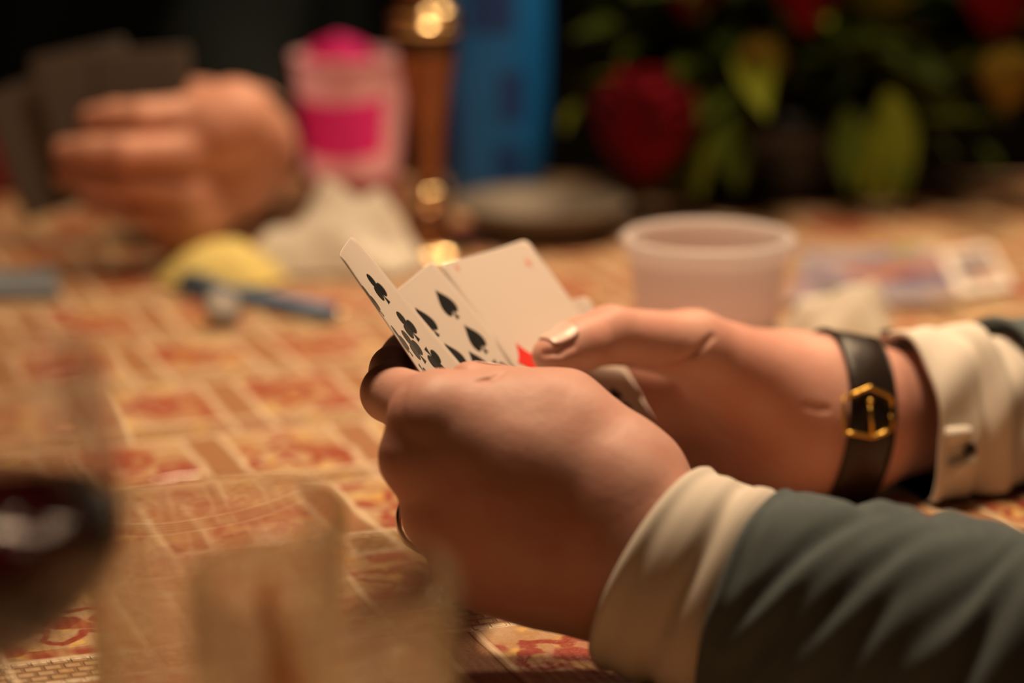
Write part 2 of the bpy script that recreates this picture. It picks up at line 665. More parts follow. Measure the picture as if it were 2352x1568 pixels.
def cloth_material():
    t = NT('lace_printed_tablecloth')
    co = t.coord('Object')
    ang = R(20)
    x, y, _ = t.sep(co)
    wob = t.m_('MULTIPLY', t.m_('SUBTRACT', t.noise(9.0, 2.0), 0.5), 0.012)
    x = t.m_('ADD', x, wob)
    u = t.m_('ADD', t.m_('MULTIPLY', x, math.cos(ang)), t.m_('MULTIPLY', y, math.sin(ang)))
    v = t.m_('SUBTRACT', t.m_('MULTIPLY', y, math.cos(ang)), t.m_('MULTIPLY', x, math.sin(ang)))
    v = t.m_('ADD', v, wob)
    PU, PV = 0.072, 0.098
    cu = t.m_('ADD', t.m_('DIVIDE', u, PU), 20.35)
    cvv = t.m_('ADD', t.m_('DIVIDE', v, PV), 20.62)
    iu, iv = t.m_('FLOOR', cu), t.m_('FLOOR', cvv)
    # every other row is shifted by half a cell
    cu = t.m_('ADD', cu, t.m_('MULTIPLY', t.m_('MODULO', iv, 2.0), 0.42))
    iu = t.m_('FLOOR', cu)
    fu, fv = t.m_('FRACT', cu), t.m_('FRACT', cvv)
    wn = t.node('ShaderNodeTexWhiteNoise', noise_dimensions='2D')
    t.put(wn.inputs['Vector'], t.comb(iu, iv))
    rnd = wn.outputs['Value']
    # raised cords that frame the cells
    def cord(f, c, w):
        d = t.m_('ABSOLUTE', t.m_('SUBTRACT', f, c))
        return t.m_('SUBTRACT', 1.0, t.m_('MINIMUM', t.m_('DIVIDE', d, w), 1.0))
    cords = t.m_('MAXIMUM', t.m_('MAXIMUM', cord(fu, 0.03, 0.035), cord(fu, 0.30, 0.035)),
                 t.m_('MAXIMUM', cord(fv, 0.02, 0.028), cord(fv, 0.27, 0.028)))
    cords = t.m_('SQRT', cords)
    in_bar = t.m_('MULTIPLY', t.m_('LESS_THAN', fu, 0.30), t.m_('GREATER_THAN', fv, 0.27))
    in_lace = t.m_('LESS_THAN', fv, 0.27)
    in_flower = t.m_('MULTIPLY', t.m_('GREATER_THAN', fu, 0.30), t.m_('GREATER_THAN', fv, 0.27))
    # lace strip: small brick cells with dark gaps
    br = t.node('ShaderNodeTexBrick')
    br.inputs['Scale'].default_value = 1.0
    br.inputs['Mortar Size'].default_value = 0.0009
    br.inputs['Mortar Smooth'].default_value = 0.4
    br.inputs['Brick Width'].default_value = 0.0072
    br.inputs['Row Height'].default_value = 0.0052
    t.put(br.inputs['Vector'], t.comb(u, v))
    mortar = br.outputs['Fac']
    # flower: petals round the middle of the block, edges frayed by noise
    n1 = t.noise(55.0, 3.0, vec=co)
    n2 = t.noise(140.0, 3.0, vec=co)
    du = t.m_('MULTIPLY', t.m_('SUBTRACT', fu, t.m_('ADD', 0.60, t.m_('MULTIPLY', rnd, 0.12))), PU)
    dv = t.m_('MULTIPLY', t.m_('SUBTRACT', fv, t.m_('ADD', 0.58, t.m_('MULTIPLY', rnd, 0.10))), PV)
    rr = t.m_('SQRT', t.m_('ADD', t.m_('MULTIPLY', du, du), t.m_('MULTIPLY', dv, dv)))
    an = t.m_('ARCTAN2', dv, du)
    pet = t.m_('SINE', t.m_('ADD', t.m_('MULTIPLY', an, 5.0), t.m_('MULTIPLY', rnd, 6.0)))
    rad = t.m_('ADD', t.m_('ADD', 0.017, t.m_('MULTIPLY', pet, 0.0045)), t.m_('MULTIPLY', t.m_('SUBTRACT', n1, 0.5), 0.030))
    edge = t.m_('DIVIDE', t.m_('ABSOLUTE', t.m_('SUBTRACT', rr, rad)), 0.0062)
    ring = t.m_('SUBTRACT', 1.0, t.m_('MINIMUM', edge, 1.0))
    heart = t.step(t.m_('SUBTRACT', 0.0075, t.m_('ADD', rr, t.m_('MULTIPLY', t.m_('SUBTRACT', n2, 0.5), 0.006))), -0.0012, 0.0012)
    scroll = t.step(t.noise(34.0, 2.0, vec=co), 0.565, 0.61)
    red = t.m_('MULTIPLY', t.m_('MAXIMUM', t.m_('MAXIMUM', t.step(ring, 0.25, 0.7), heart), t.m_('MULTIPLY', scroll, 0.9)), in_flower)
    # corner accents along the cords
    acc = t.m_('MULTIPLY', t.step(t.noise(26.0, 2.0, vec=co), 0.52, 0.60), t.m_('MULTIPLY', t.m_('LESS_THAN', t.m_('ABSOLUTE', t.m_('SUBTRACT', fv, 0.33)), 0.05), t.m_('GREATER_THAN', fu, 0.28)))
    red = t.m_('MAXIMUM', red, acc)
    ochre, pale, tan, redc, red2 = (0.45, 0.265, 0.125), (0.52, 0.36, 0.215), (0.34, 0.165, 0.078), (0.27, 0.020, 0.013), (0.35, 0.085, 0.048)
    yellow = (0.80, 0.50, 0.12)
    base = t.mix(t.step(t.noise(30.0, 3.0, vec=co), 0.40, 0.62), ochre, pale)
    base = t.mix(t.m_('MULTIPLY', t.step(t.noise(75.0, 2.0, vec=co), 0.55, 0.68), 0.6), base, yellow)
    base = t.mix(t.m_('MULTIPLY', t.step(t.noise(15.0, 2.0, vec=co), 0.50, 0.64), 0.58), base, red2)
    base = t.mix(in_bar, base, tan)
    base = t.mix(t.m_('MULTIPLY', in_lace, t.m_('MULTIPLY', mortar, 0.75)), base, (0.24, 0.12, 0.06))
    redmix = t.mix(t.m_('MULTIPLY', t.noise(60.0, 2.0, vec=co), 0.6), redc, red2)
    base = t.mix(t.m_('MULTIPLY', red, 0.92), base, redmix)
    base = t.mix(t.m_('MULTIPLY', cords, 0.75), base, (0.80, 0.64, 0.44))
    t.set(color=base, rough=0.42, spec=0.45)
    # relief: cords proud, bricks proud, a stitched weave everywhere else
    wv = t.node('ShaderNodeTexWave', wave_type='BANDS', bands_direction='X')
    wv.inputs['Scale'].default_value = 75.0
    wv.inputs['Distortion'].default_value = 3.0
    wv.inputs['Detail'].default_value = 1.0
    t.put(wv.inputs['Vector'], t.comb(u, t.m_('MULTIPLY', v, 0.4)))
    weave = t.m_('MULTIPLY', wv.outputs['Fac'], t.m_('SUBTRACT', 1.0, t.m_('MULTIPLY', in_bar, 0.7)))
    h = t.m_('ADD', t.m_('MULTIPLY', cords, 1.0), t.m_('MULTIPLY', t.m_('MULTIPLY', in_lace, t.m_('SUBTRACT', 1.0, mortar)), 0.9))
    h = t.m_('ADD', h, t.m_('MULTIPLY', weave, 0.14))
    h = t.m_('ADD', h, t.m_('MULTIPLY', t.m_('MULTIPLY', n2, in_flower), 0.7))
    h = t.m_('ADD', h, t.m_('MULTIPLY', t.noise(500.0, 2.0, vec=co), 0.2))
    t.bump(h, 0.9, 0.0016)
    return t.m


M['cloth'] = cloth_material()


def build_cloth():
    nx, ny = 150, 170
    xs = np.linspace(TX0 - 0.005, TX1 + 0.005, nx)
    ys = np.linspace(TY0 - 0.005, TY1 + 0.005, ny)
    X, Y = np.meshgrid(xs, ys, indexing='ij')
    a = R(19)
    v = -X * math.sin(a) + Y * math.cos(a)
    Z = np.zeros_like(X)
    v0 = 1.073
    Z += 0.0022 * np.exp(-((v - v0) / 0.006) ** 2) * np.exp(-((X + 0.1) / 0.3) ** 2)   # pressed crease
    Z += 0.0007 * np.sin(X * 23 + 1.3 * np.sin(Y * 9)) * np.sin(Y * 17)
    Z += TABLE_Z - 0.0005
    G = np.stack([X, Y, Z], -1)
    V = list(G.reshape(-1, 3))
    F = grid_faces(nx, ny, wrap=False)
    # hanging skirt with soft folds
    rim = [(i, 0) for i in range(nx)] + [(nx - 1, j) for j in range(1, ny)] + [(i, ny - 1) for i in range(nx - 2, -1, -1)] + [(0, j) for j in range(ny - 2, 0, -1)]
    n = len(rim)
    prev = [i * ny + j for i, j in rim]
    cen = np.array([tcx, tcy])
    for k in range(1, 9):
        row = []
        for q, (i, j) in enumerate(rim):
            p = G[i, j].copy()
            on = np.array([(-1 if i == 0 else 1 if i == nx - 1 else 0), (-1 if j == 0 else 1 if j == ny - 1 else 0)], float)
            fold = 0.012 * math.sin(q * 0.16) * k / 8 + 0.006
            p[:2] += on * (fold + 0.004 * min(k, 2))
            p[2] = TABLE_Z - 0.0005 - (0.006 if k == 1 else 0.02 + 0.028 * (k - 1))
            row.append(len(V))
            V.append(p)
        for q in range(n):
            q2 = (q + 1) % n
            F.append((prev[q], row[q], row[q2], prev[q2]))
        prev = row
    o = mobj('tablecloth', V, F, M['cloth'], origin=(0, 0, TABLE_Z))
    # consistent normals upward
    bm = bmesh.new()
    bm.from_mesh(o.data)
    bmesh.ops.recalc_face_normals(bm, faces=bm.faces)
    bm.faces.ensure_lookup_table()
    if bm.faces[0].normal.z < 0:
        bmesh.ops.reverse_faces(bm, faces=bm.faces)
    bm.to_mesh(o.data)
    bm.free()
    tag(o, 'ochre lace tablecloth with red flower print and raised cords', 'tablecloth')


build_cloth()

# pendant lamp that gives the light (above the picture)
M['lamp_shade'] = plain('dark_lamp_shade', (0.06, 0.05, 0.04), 0.5, 0.1)
for LAMP, lab_ in ((LAMPS[0][0], 'dark dome pendant lamp hanging over the hands and glasses'), (LAMPS[1][0], 'dark dome pendant lamp hanging over the far end of the table')):
    lampo = empty('pendant_lamp', LAMP)
    tag(lampo, lab_, 'lamp', 'pendant lamps over the table')
    mobj('lamp_shade', *lathe([(0.215, -0.03), (0.205, 0.05), (0.15, 0.13), (0.04, 0.17), (0, 0.17), (0, 0.165), (0.04, 0.163), (0.145, 0.125), (0.198, 0.05), (0.209, -0.03), (0.215, -0.03)], 48, LAMP), M['lamp_shade'], lampo)
    mobj('cord', *tube_path([(LAMP[0], LAMP[1], LAMP[2] + 0.168), (LAMP[0], LAMP[1], 2.3), (LAMP[0], LAMP[1], RH)], 0.004, 8), M['black'], lampo)

# ------------------------------------------------------------------ near person: hands, cuffs, cardigan
LZ = -0.012


def L(px, py, z):
    return P(px, py, z + LZ)


lh = SDF()
up_l = unit(np.array([0.1, 0.45, 1.0]))
# forearm and wrist
fw = L(1490, 1272, 0.868)
fd = unit(np.array([0.87, -0.49, -0.05]))
lh.cap(fw, fw + fd * 0.16, 0.0285, 0.034, 0.012, fd * 0 + unit(np.cross(fd, np.cross(fd, AD))), 1.0)
lh.prims[-1] = (fw, fw + fd * 0.16 + np.array([0, 0, -0.004]), 0.0255, 0.0265, 0.010, unit(np.array([0.45, 0.85, 0.1])), 0.78)
# metacarpals
C = [L(1440, 1128, 0.868), L(1432, 1185, 0.869), L(1425, 1262, 0.869), L(1415, 1335, 0.876)]
MC = [L(998, 954, 0.871), L(972, 1056, 0.872), L(1010, 1182, 0.878), L(1072, 1286, 0.886)]
rM = [0.0135, 0.0130, 0.0125, 0.0118]
for i in range(4):
    lh.cap(C[i], MC[i], 0.017, rM[i], 0.016)
for i in range(3):
    lh.cap((C[i] + MC[i]) / 2, (C[i + 1] + MC[i + 1]) / 2, 0.0155, 0.0150, 0.012)
lh.cap(fw, C[1], 0.0235, 0.018, 0.010)
lh.cap(fw, C[3], 0.0215, 0.018, 0.010)
lh.cap(fw, C[0], 0.021, 0.017, 0.010)
# heel of the hand on the little finger side
lh.cap(L(1400, 1362, 0.888), L(1128, 1318, 0.894), 0.0165, 0.0138, 0.014)
lh.cap(L(1400, 1300, 0.892), L(1150, 1240, 0.898), 0.015, 0.012, 0.014)
# thumb
TH = [L(1462, 1096, 0.884), L(1298, 938, 0.890), L(1168, 912, 0.892), L(1080, 886, 0.894)]
lh.cap(TH[0], TH[1], 0.0175, 0.0130, 0.014)
lh.cap(L(1260, 975, 0.879), L(1400, 1062, 0.876), 0.0120, 0.0150, 0.014)
lh.cap(L(1150, 955, 0.879), L(1300, 985, 0.879), 0.0100, 0.013, 0.014)
lh.cap(L(1030, 922, 0.878), L(1200, 945, 0.880), 0.0095, 0.0115, 0.014)
lh.cap(TH[1], TH[2], 0.0130, 0.0102, 0.006)
lh.cap(TH[2], TH[3], 0.0105, 0.0090, 0.004)
# fingers curled behind the cards
FING = [
    ([MC[0], L(896, 902, 0.908), L(905, 850, 0.930), L(926, 805, 0.966)], [0.0132, 0.0106, 0.0089, 0.0076]),
    ([MC[1], L(952, 1048, 0.922), L(985, 985, 0.946), L(1035, 935, 0.955)], [0.0128, 0.0107, 0.0092, 0.0079]),
    ([MC[2], L(990, 1192, 0.924), L(1030, 1130, 0.948), L(1080, 1065, 0.955)], [0.0123, 0.0102, 0.0089, 0.0077]),
    ([MC[3], L(1056, 1298, 0.922), L(1092, 1240, 0.942), L(1130, 1190, 0.950)], [0.0115, 0.0091, 0.0078, 0.0068]),
]
for pts, rs in FING:
    lh.cap(pts[0], pts[1], rs[0], rs[1], 0.0045)
    lh.cap(pts[1], pts[2], rs[1] * 0.98, rs[2], 0.003)
    lh.cap(pts[2], pts[3], rs[2], rs[3], 0.003)
# knuckle heads and the tendon towards the index knuckle
lh.cap(L(958, 962, 0.869), L(972, 960, 0.868), 0.0088, 0.0100, 0.006)
lh.cap(L(938, 1052, 0.870), L(948, 1052, 0.870), 0.0085, 0.009, 0.008)
# creases (their pixel lines are dropped on to the skin)
for line, r in (([(1122, 872), (1140, 863), (1160, 853)], 0.0004), ([(1100, 876), (1122, 872)], 0.0004)):
    q = [lh.march(a, b) for a, b in line]
    lh.cut([p for p in q if p is not None], r, 0.0020)

RZ = 0.060
RS = 1.05


def Q(px, py, z):
    return P(px, py, z + RZ)


rh = SDF()
rw = Q(1925, 966, 1.022)
rd = unit(np.array([0.91, 0.415, -0.03]))
rh.cap(rw, rw + rd * 0.10, 0.0315, 0.0210, 0.012, unit(np.array([-0.415, 0.91, 0.05])), 0.74)
RC = [Q(1800, 880, 1.026), Q(1790, 940, 1.034), Q(1790, 1000, 1.034), Q(1800, 1060, 1.024)]
RM = [Q(1490, 862, 1.040), Q(1468, 945, 1.050), Q(1480, 1030, 1.050), Q(1530, 1108, 1.036)]
rr_ = [0.0130, 0.0130, 0.0125, 0.0118]
for i in range(4):
    rh.cap(RC[i], RM[i], 0.017, rr_[i], 0.014)
for i in range(3):
    rh.cap((RC[i] + RM[i]) / 2, (RC[i + 1] + RM[i + 1]) / 2, 0.015, 0.0145, 0.012)
for i in (0, 1, 3):
    rh.cap(rw, RC[i], 0.0255, 0.018, 0.018)
rh.cap(Q(1830, 1045, 1.028), Q(1600, 1075, 1.036), 0.0175, 0.0145, 0.014)   # heel, little finger side
# thumb and its ball
RT = [Q(1815, 895, 1.012), Q(1592, 797, 0.984), Q(1402, 769, 0.957), Q(1268, 813, 0.936)]
rh.cap(RT[0], RT[1], 0.0205, 0.0143, 0.016)
rh.cap(Q(1830, 950, 1.014), Q(1650, 862, 1.000), 0.0185, 0.0140, 0.016)
rh.cap(Q(1790, 960, 1.024), Q(1610, 930, 1.032), 0.017, 0.012, 0.014)
rh.cap(Q(1690, 850, 1.02), Q(1520, 870, 1.034), 0.013, 0.010, 0.016)
rh.cap(RT[1], RT[2], 0.0142, 0.0112, 0.007)
rh.cap(RT[2], (RT[2] + RT[3]) / 2, 0.0113, 0.0106, 0.004)
rh.cap((RT[2] + RT[3]) / 2, RT[3], 0.0106, 0.0080, 0.004, unit(cv(-0.25, -0.75, -0.6)), 0.9)
RF = [
    ([RM[0], Q(1352, 800, 1.040), Q(1250, 800, 1.022), Q(1170, 815, 1.005)], [0.0128, 0.0104, 0.0090, 0.0077]),
    ([RM[1], Q(1325, 905, 1.058), Q(1225, 905, 1.038), Q(1150, 910, 1.018)], [0.0128, 0.0106, 0.0091, 0.0078]),
    ([RM[2], Q(1345, 1000, 1.056), Q(1250, 1000, 1.036), Q(1180, 1000, 1.016)], [0.0122, 0.0102, 0.0089, 0.0077]),
    ([RM[3], Q(1420, 1085, 1.044), Q(1345, 1080, 1.028), Q(1285, 1075, 1.014)], [0.0115, 0.0090, 0.0078, 0.0068]),
]
for pts, rs in RF:
    rh.cap(pts[0], pts[1], rs[0], rs[1], 0.0045)
    rh.cap(pts[1], pts[2], rs[1] * 0.98, rs[2], 0.003)
    rh.cap(pts[2], pts[3], rs[2], rs[3], 0.003)
rh.prims = [(a, b, ra * RS, rb * RS, k, sq, sf) for a, b, ra, rb, k, sq, sf in rh.prims]
for line, r in (([(1636, 772), (1600, 808), (1560, 830), (1500, 840), (1450, 838)], 0.0005),
                ([(1250, 812), (1285, 808), (1315, 792)], 0.0006),
                ([(1850, 932), (1880, 938), (1900, 939)], 0.0003),
                ([(1590, 905), (1650, 985), (1720, 1010)], 0.0009)):
    q = [rh.march(a, b) for a, b in line]
    rh.cut([p for p in q if p is not None], r, 0.0026)

SH_L, SH_R = np.array([0.75, 0.62, 1.15]), np.array([0.75, 1.06, 1.15])
EL_L = fw + fd * 0.275
EL_L[2] = TABLE_Z + 0.058
EL_R = rw + rd * 0.26
EL_R[2] = TABLE_Z + 0.055
CHEST = np.array([0.76, 0.84, 0.0])


def head_sdf(c, fwd, s=1.0):
    """head with eyes at half height, nose, mouth, ears; fwd is a horizontal unit vector"""
    f = unit(np.array([fwd[0], fwd[1], 0]))
    sd = np.array([-f[1], f[0], 0])
    z = np.array([0, 0, 1.0])
    h = SDF()
    q = lambda a, b, d: np.asarray(c) + s * (f * a + sd * b + z * d)
    h.cap(q(-0.02, 0, 0.03), q(0.015, 0, 0.02), 0.088 * s, 0.078 * s, 0.02, sd, 0.86)
    h.cap(q(0.03, 0, -0.03), q(0.045, 0, -0.085), 0.058 * s, 0.034 * s, 0.03, sd, 0.95)
    h.cap(q(0.09, 0, 0.0), q(0.108, 0, -0.034), 0.009 * s, 0.013 * s, 0.012)        # nose
    h.cap(q(0.088, -0.02, -0.064), q(0.088, 0.02, -0.064), 0.007 * s, 0.007 * s, 0.008)   # lips
    for e in (-1, 1):
        h.cap(q(0.068, 0.032 * e, 0.008), q(0.070, 0.034 * e, 0.008), 0.014 * s, 0.014 * s, 0.01)
        h.cap(q(0.078, 0.015 * e, 0.026), q(0.07, 0.048 * e, 0.026), 0.008 * s, 0.006 * s, 0.01)
        h.cap(q(-0.005, 0.076 * e, 0.012), q(-0.008, 0.074 * e, -0.025), 0.014 * s, 0.010 * s, 0.006, f, 1.4)
    h.cap(q(-0.03, 0, -0.07), q(-0.045, 0, -0.17), 0.052 * s, 0.058 * s, 0.03)
    return h, q


def hair_sdf(c, fwd, s=1.0):
    f = unit(np.array([fwd[0], fwd[1], 0]))
    sd = np.array([-f[1], f[0], 0])
    z = np.array([0, 0, 1.0])
    q = lambda a, b, d: np.asarray(c) + s * (f * a + sd * b + z * d)
    h = SDF()
    h.cap(q(-0.028, 0, 0.046), q(0.01, 0, 0.05), 0.091 * s, 0.077 * s, 0.02, sd, 0.88)
    h.cap(q(-0.055, 0, 0.02), q(-0.05, 0, -0.05), 0.072 * s, 0.055 * s, 0.02)
    return h


near = empty('person', (0.76, 0.84, TABLE_Z))
tag(near, 'seated person in slate cardigan and cream shirt holding a fan of cards in both hands', 'person')
lv, lf_ = lh.mesh(0.0010)
rv, rf_ = rh.mesh(0.0011)
hc = np.array([0.72, 0.84, 1.48])
hs, _ = head_sdf(hc, (-1, 0.0), 1.05)
hv, hf = hs.mesh(0.004)
tor = SDF()
tor.cap(EL_L - fd * 0.12, EL_L - fd * 0.01, 0.0200, 0.0220, 0.01)
tor.cap(EL_L - fd * 0.01, SH_L, 0.0220, 0.04, 0.01)
tor.cap(EL_R - rd * 0.16 + (0, 0, -0.010), EL_R + (0.008, 0, -0.008), 0.0185, 0.0185, 0.008)
tor.cap(EL_R + (0.008, 0, -0.008), SH_R + (0.012, 0, -0.01), 0.0185, 0.04, 0.008)
tor.cap(CHEST + (0, -0.10, 1.02), CHEST + (0, 0.10, 1.02), 0.10, 0.10, 0.06)
tor.cap(CHEST + (0, -0.06, 0.62), CHEST + (0, 0.06, 0.62), 0.11, 0.11, 0.10)
tor.cap(CHEST + (0, 0, 0.6), CHEST + (0, 0, 1.1), 0.12, 0.11, 0.10)
tor.cap(CHEST + (0.0, 0, 1.12), hc + (0.04, 0, -0.12), 0.062, 0.052, 0.03)
tv, tf = tor.mesh(0.009)


def on_table(V):
    """what rests on the cloth is flattened against it"""
    V = np.array(V, float)
    m = V[:, 0] < 0.53
    V[m, 2] = np.maximum(V[m, 2], TABLE_Z + 0.0030)
    return V


bV, bF = join((lv, lf_), (rv, rf_), (hv, hf), (tv, tf))
body = mobj('body', on_table(bV), bF, M['skin'], near)
hh = hair_sdf(hc, (-1, 0), 1.05)
mobj('hair', *hh.mesh(0.005), M['hair'], near)
for e in (-1, 1):
    ec = hc + 1.05 * np.array([-0.073, -0.033 * e, 0.008])
    mobj('eye', *lathe([(0, -0.011), (0.006, -0.009), (0.0105, -0.003), (0.0105, 0.003), (0.006, 0.009), (0, 0.011)], 16, ec), M['black'], near)

# right thumb nail, and the tip of the left thumb nail
def nail(sdf, base, tip, nn, rad, wid, parent, ln=1.0, pos=0.62):
    a = unit(tip - base)
    nn = unit(nn - a * (nn @ a))
    sd = np.cross(a, nn)
    mid = base + (tip - base) * pos
    n, m_ = 14, 12
    V = []
    for i in range(n):
        s = -0.0062 + 0.0142 * ln * i / (n - 1)
        e = abs((i / (n - 1)) * 2 - 1)
        w = wid * (1 - 0.30 * e ** 4)
        for j in range(m_):
            th = w * (j / (m_ - 1) * 2 - 1)
            V.append(mid + a * s + rad * (nn * math.cos(th) + sd * math.sin(th)))
    V = sdf.snap(np.array(V), 0.0005)
    F = grid_faces(n, m_, wrap=False)
    o = mobj('nail', V, F, M['nail'], parent)
    sm = o.modifiers.new('thickness', 'SOLIDIFY')
    sm.thickness = 0.0007
    sm.offset = 0
    return tag(o, 'glossy pale thumb nail')


nail(rh, RT[2], RT[3], cv(-0.30, -0.80, -0.52), 0.0095, 0.78, near, 1.05, 0.86)
nail(lh, TH[2], TH[3], cv(0.15, -0.55, 0.85), 0.009, 0.8, near)


# shirt cuffs ---------------------------------------------------------
def gauss(x, w):
    return np.exp(-(x / w) ** 2)


def shell(G, thick_in, closed_ends=True):
    """grid surface -> double walled cloth tube (inner wall offset towards the path)"""
    n, m, _ = G.shape
    cen = G.mean(1, keepdims=True)
    d = G - cen
    I = cen + d * (1 - thick_in / np.linalg.norm(d, axis=2, keepdims=True))
    V = np.vstack([G.reshape(-1, 3), I.reshape(-1, 3)])
    F = grid_faces(n, m) + grid_faces(n, m, off=n * m, flip=True)
    o = n * m
    for j in range(m):
        j2 = (j + 1) % m
        F.append((j2, j, o + j, o + j2))
        k = (n - 1) * m
        F.append((k + j, k + j2, o + k + j2, o + k + j))
    return V, F


# left cuff: turned-back band, soft vertical crease
lc0 = L(1512, 1304, 0.872)
lc = catmull([lc0 - fd * 0.004, lc0 + fd * 0.018 + (0, 0, -0.003), lc0 + fd * 0.045 + (0, 0, -0.006), lc0 + fd * 0.085 + (0, 0, -0.007)], 40)


def lc_disp(s, ph):
    d = 0.0012 * np.sin(3 * ph + 30 * s) * np.clip(s / 0.02, 0, 1)
    d += 0.0022 * gauss(s - 0.003, 0.003)                                    # rolled edge
    d -= 0.0030 * gauss(s - 0.024 - 0.003 * np.sin(ph * 2), 0.0035) * (np.cos(ph + 1.2) < 0.7)   # crease
    d += 0.0010 * gauss(s - 0.034, 0.008) * np.sin(ph * 3 + 2)
    return d


ra = np.interp(np.linspace(0, 1, 40), [0, 0.2, 0.5, 0.62, 1], [0.0385, 0.0405, 0.0400, 0.0360, 0.0340])
G = tube_grid(lc, ra, ra * 0.90, 72, disp=lc_disp, slant=lambda s, p: (0.008 * np.cos(p)) * np.clip(1 - s / 0.05, 0, 1))
cV, cF = shell(G, 0.0016)
lcuff = mobj('shirt_cuff', on_table(cV), cF, M['shirt'], near)
# right cuff: two bands, button placket
rc0 = Q(2078, 990, 1.034)
rcp = catmull([rc0 - rd * 0.006, rc0 + rd * 0.012, rc0 + rd * 0.030, rc0 + rd * 0.048, rc0 + rd * 0.09], 48)


def rc_disp(s, ph):
    d = 0.0016 * gauss(s - 0.002, 0.0025)
    d -= 0.0030 * gauss(s - 0.026 - 0.002 * np.sin(ph * 2), 0.0030)
    d += 0.0020 * gauss(s - 0.036, 0.006)
    d += 0.0016 * np.sin(3 * ph + 1.0) * np.clip(s / 0.02, 0, 1) + 0.0010 * np.sin(7 * ph + 160 * s)
    return d


G = tube_grid(rcp, np.interp(np.linspace(0, 1, 48), [0, 0.52, 0.66, 1], [0.0455, 0.0455, 0.0390, 0.0350]), np.interp(np.linspace(0, 1, 48), [0, 0.52, 0.66, 1], [0.0368, 0.0368, 0.0335, 0.0320]), 72, disp=rc_disp)
cV, cF = shell(G, 0.0016)
rcuff = mobj('shirt_cuff', on_table(cV), cF, M['shirt'], near)


def project_tube(px, py, G):
    """nearest grid point of a tube, as seen through a pixel (closest to the camera)"""
    d = ray(px, py)
    q = G.reshape(-1, 3) - CAM
    t = q @ d
    off = np.linalg.norm(q - t[:, None] * d, axis=1)
    best = np.argsort(off + 0.05 * (t - t.min()))[0]
    return G.reshape(-1, 3)[best]


# slit edges of the right cuff and its two dark button holes
for (a, b) in (((2225, 985), (2170, 1010)), ((2235, 1050), (2180, 1075))):
    p0, p1 = project_tube(*a, G), project_tube(*b, G)
    tp = catmull([p0, (p0 + p1) / 2 - AF * 0.0012, p1], 10)
    mobj('cuff_fold', *tube_path(tp, np.linspace(0.0030, 0.0042, 10), 10), M['shirt'], rcuff)
for px, py in ((2036, 748), (2226, 1032)):
    p = project_tube(px, py, G)
    n = unit(p - rcp[np.argmin(np.linalg.norm(rcp - p, axis=1))])
    v, f = lathe([(0, 0.0009), (0.0028, 0.0008), (0.0034, 0.0), (0.0030, -0.0006), (0, -0.0006)], 18)
    rot = Vector((0, 0, 1)).rotation_difference(Vector(n)).to_matrix()
    v = [np.array(rot @ Vector(q)) + p + n * 0.0006 for q in v]
    tag(mobj('button', v, f, M['leather'], rcuff), 'small dark cuff button')

# cardigan: folded sleeves that run on to the shoulders, and the body of the garment
ls = lc0 + fd * 0.034 + np.array([0, 0, -0.0045])
lpath = catmull([ls, ls + fd * 0.03 + (0, 0, -0.001), ls + fd * 0.07 + (0, 0, -0.001), ls + fd * 0.12 + (0, 0, 0.001), EL_L + (0.01, 0, 0.005), EL_L * 0.6 + SH_L * 0.4 + (0.03, 0, 0), SH_L + (0, 0, 0.01)], 150)
FOLDS = [(0.020, 0.012, 0.0034, 0.7, 0.9), (0.034, 0.012, 0.0026, 1.3, 0.8), (0.046, 0.013, 0.0036, 0.8, 1.0), (0.062, 0.014, 0.0030, 1.2, 0.8), (0.078, 0.015, 0.0030, 0.8, 1.0),
         (0.098, 0.018, 0.0046, 1.1, 0.9), (0.125, 0.02, 0.004, 0.9, 0.8), (0.155, 0.02, 0.004, 0.9, 0.9), (0.19, 0.02, 0.004, 0.9, 0.9)]


def sl_disp(s, ph):
    d = 0.0014 * gauss(s - 0.002, 0.002)
    pw = ((ph + math.pi) % (2 * math.pi)) - math.pi
    for s0, w, a, p0, m in FOLDS:
        q = s - s0 + 0.030 * m * (np.abs(pw) - 0.9)
        d -= a * gauss(q, w * 0.42) * gauss(np.abs(pw) - p0, 0.7)
        d += 0.5 * a * gauss(q - w * 0.7, w * 0.45) * gauss(np.abs(pw) - p0, 0.8)
    d += 0.0010 * np.sin(5 * ph + 40 * s) * np.sin(70 * s + 2 * ph)
    return d


tt = np.linspace(0, 1, 150)
ra = np.interp(tt, [0, 0.06, 0.2, 0.4, 0.6, 1], [0.0395, 0.0425, 0.0450, 0.048, 0.055, 0.075])
GL = tube_grid(lpath, ra, ra * 0.95, 80, disp=sl_disp, up=(-0.3, 0, 1), slant=lambda s, p: (0.005 * np.cos(p)) * np.clip(1 - s / 0.03, 0, 1))
rs0 = rc0 + rd * 0.048
rpath = catmull([rs0, rs0 + rd * 0.04 + (0, 0, -0.002), rs0 + rd * 0.09, EL_R + (0.01, 0, 0.005), EL_R * 0.6 + SH_R * 0.4 + (0.03, 0, 0), SH_R + (0, 0, 0.01)], 110)
ra2 = np.interp(np.linspace(0, 1, 110), [0, 0.08, 0.3, 0.6, 1], [0.0475, 0.048, 0.048, 0.056, 0.075])
GR = tube_grid(rpath, ra2, ra2 * 0.92, 64, disp=sl_disp, up=(-0.3, 0, 1))
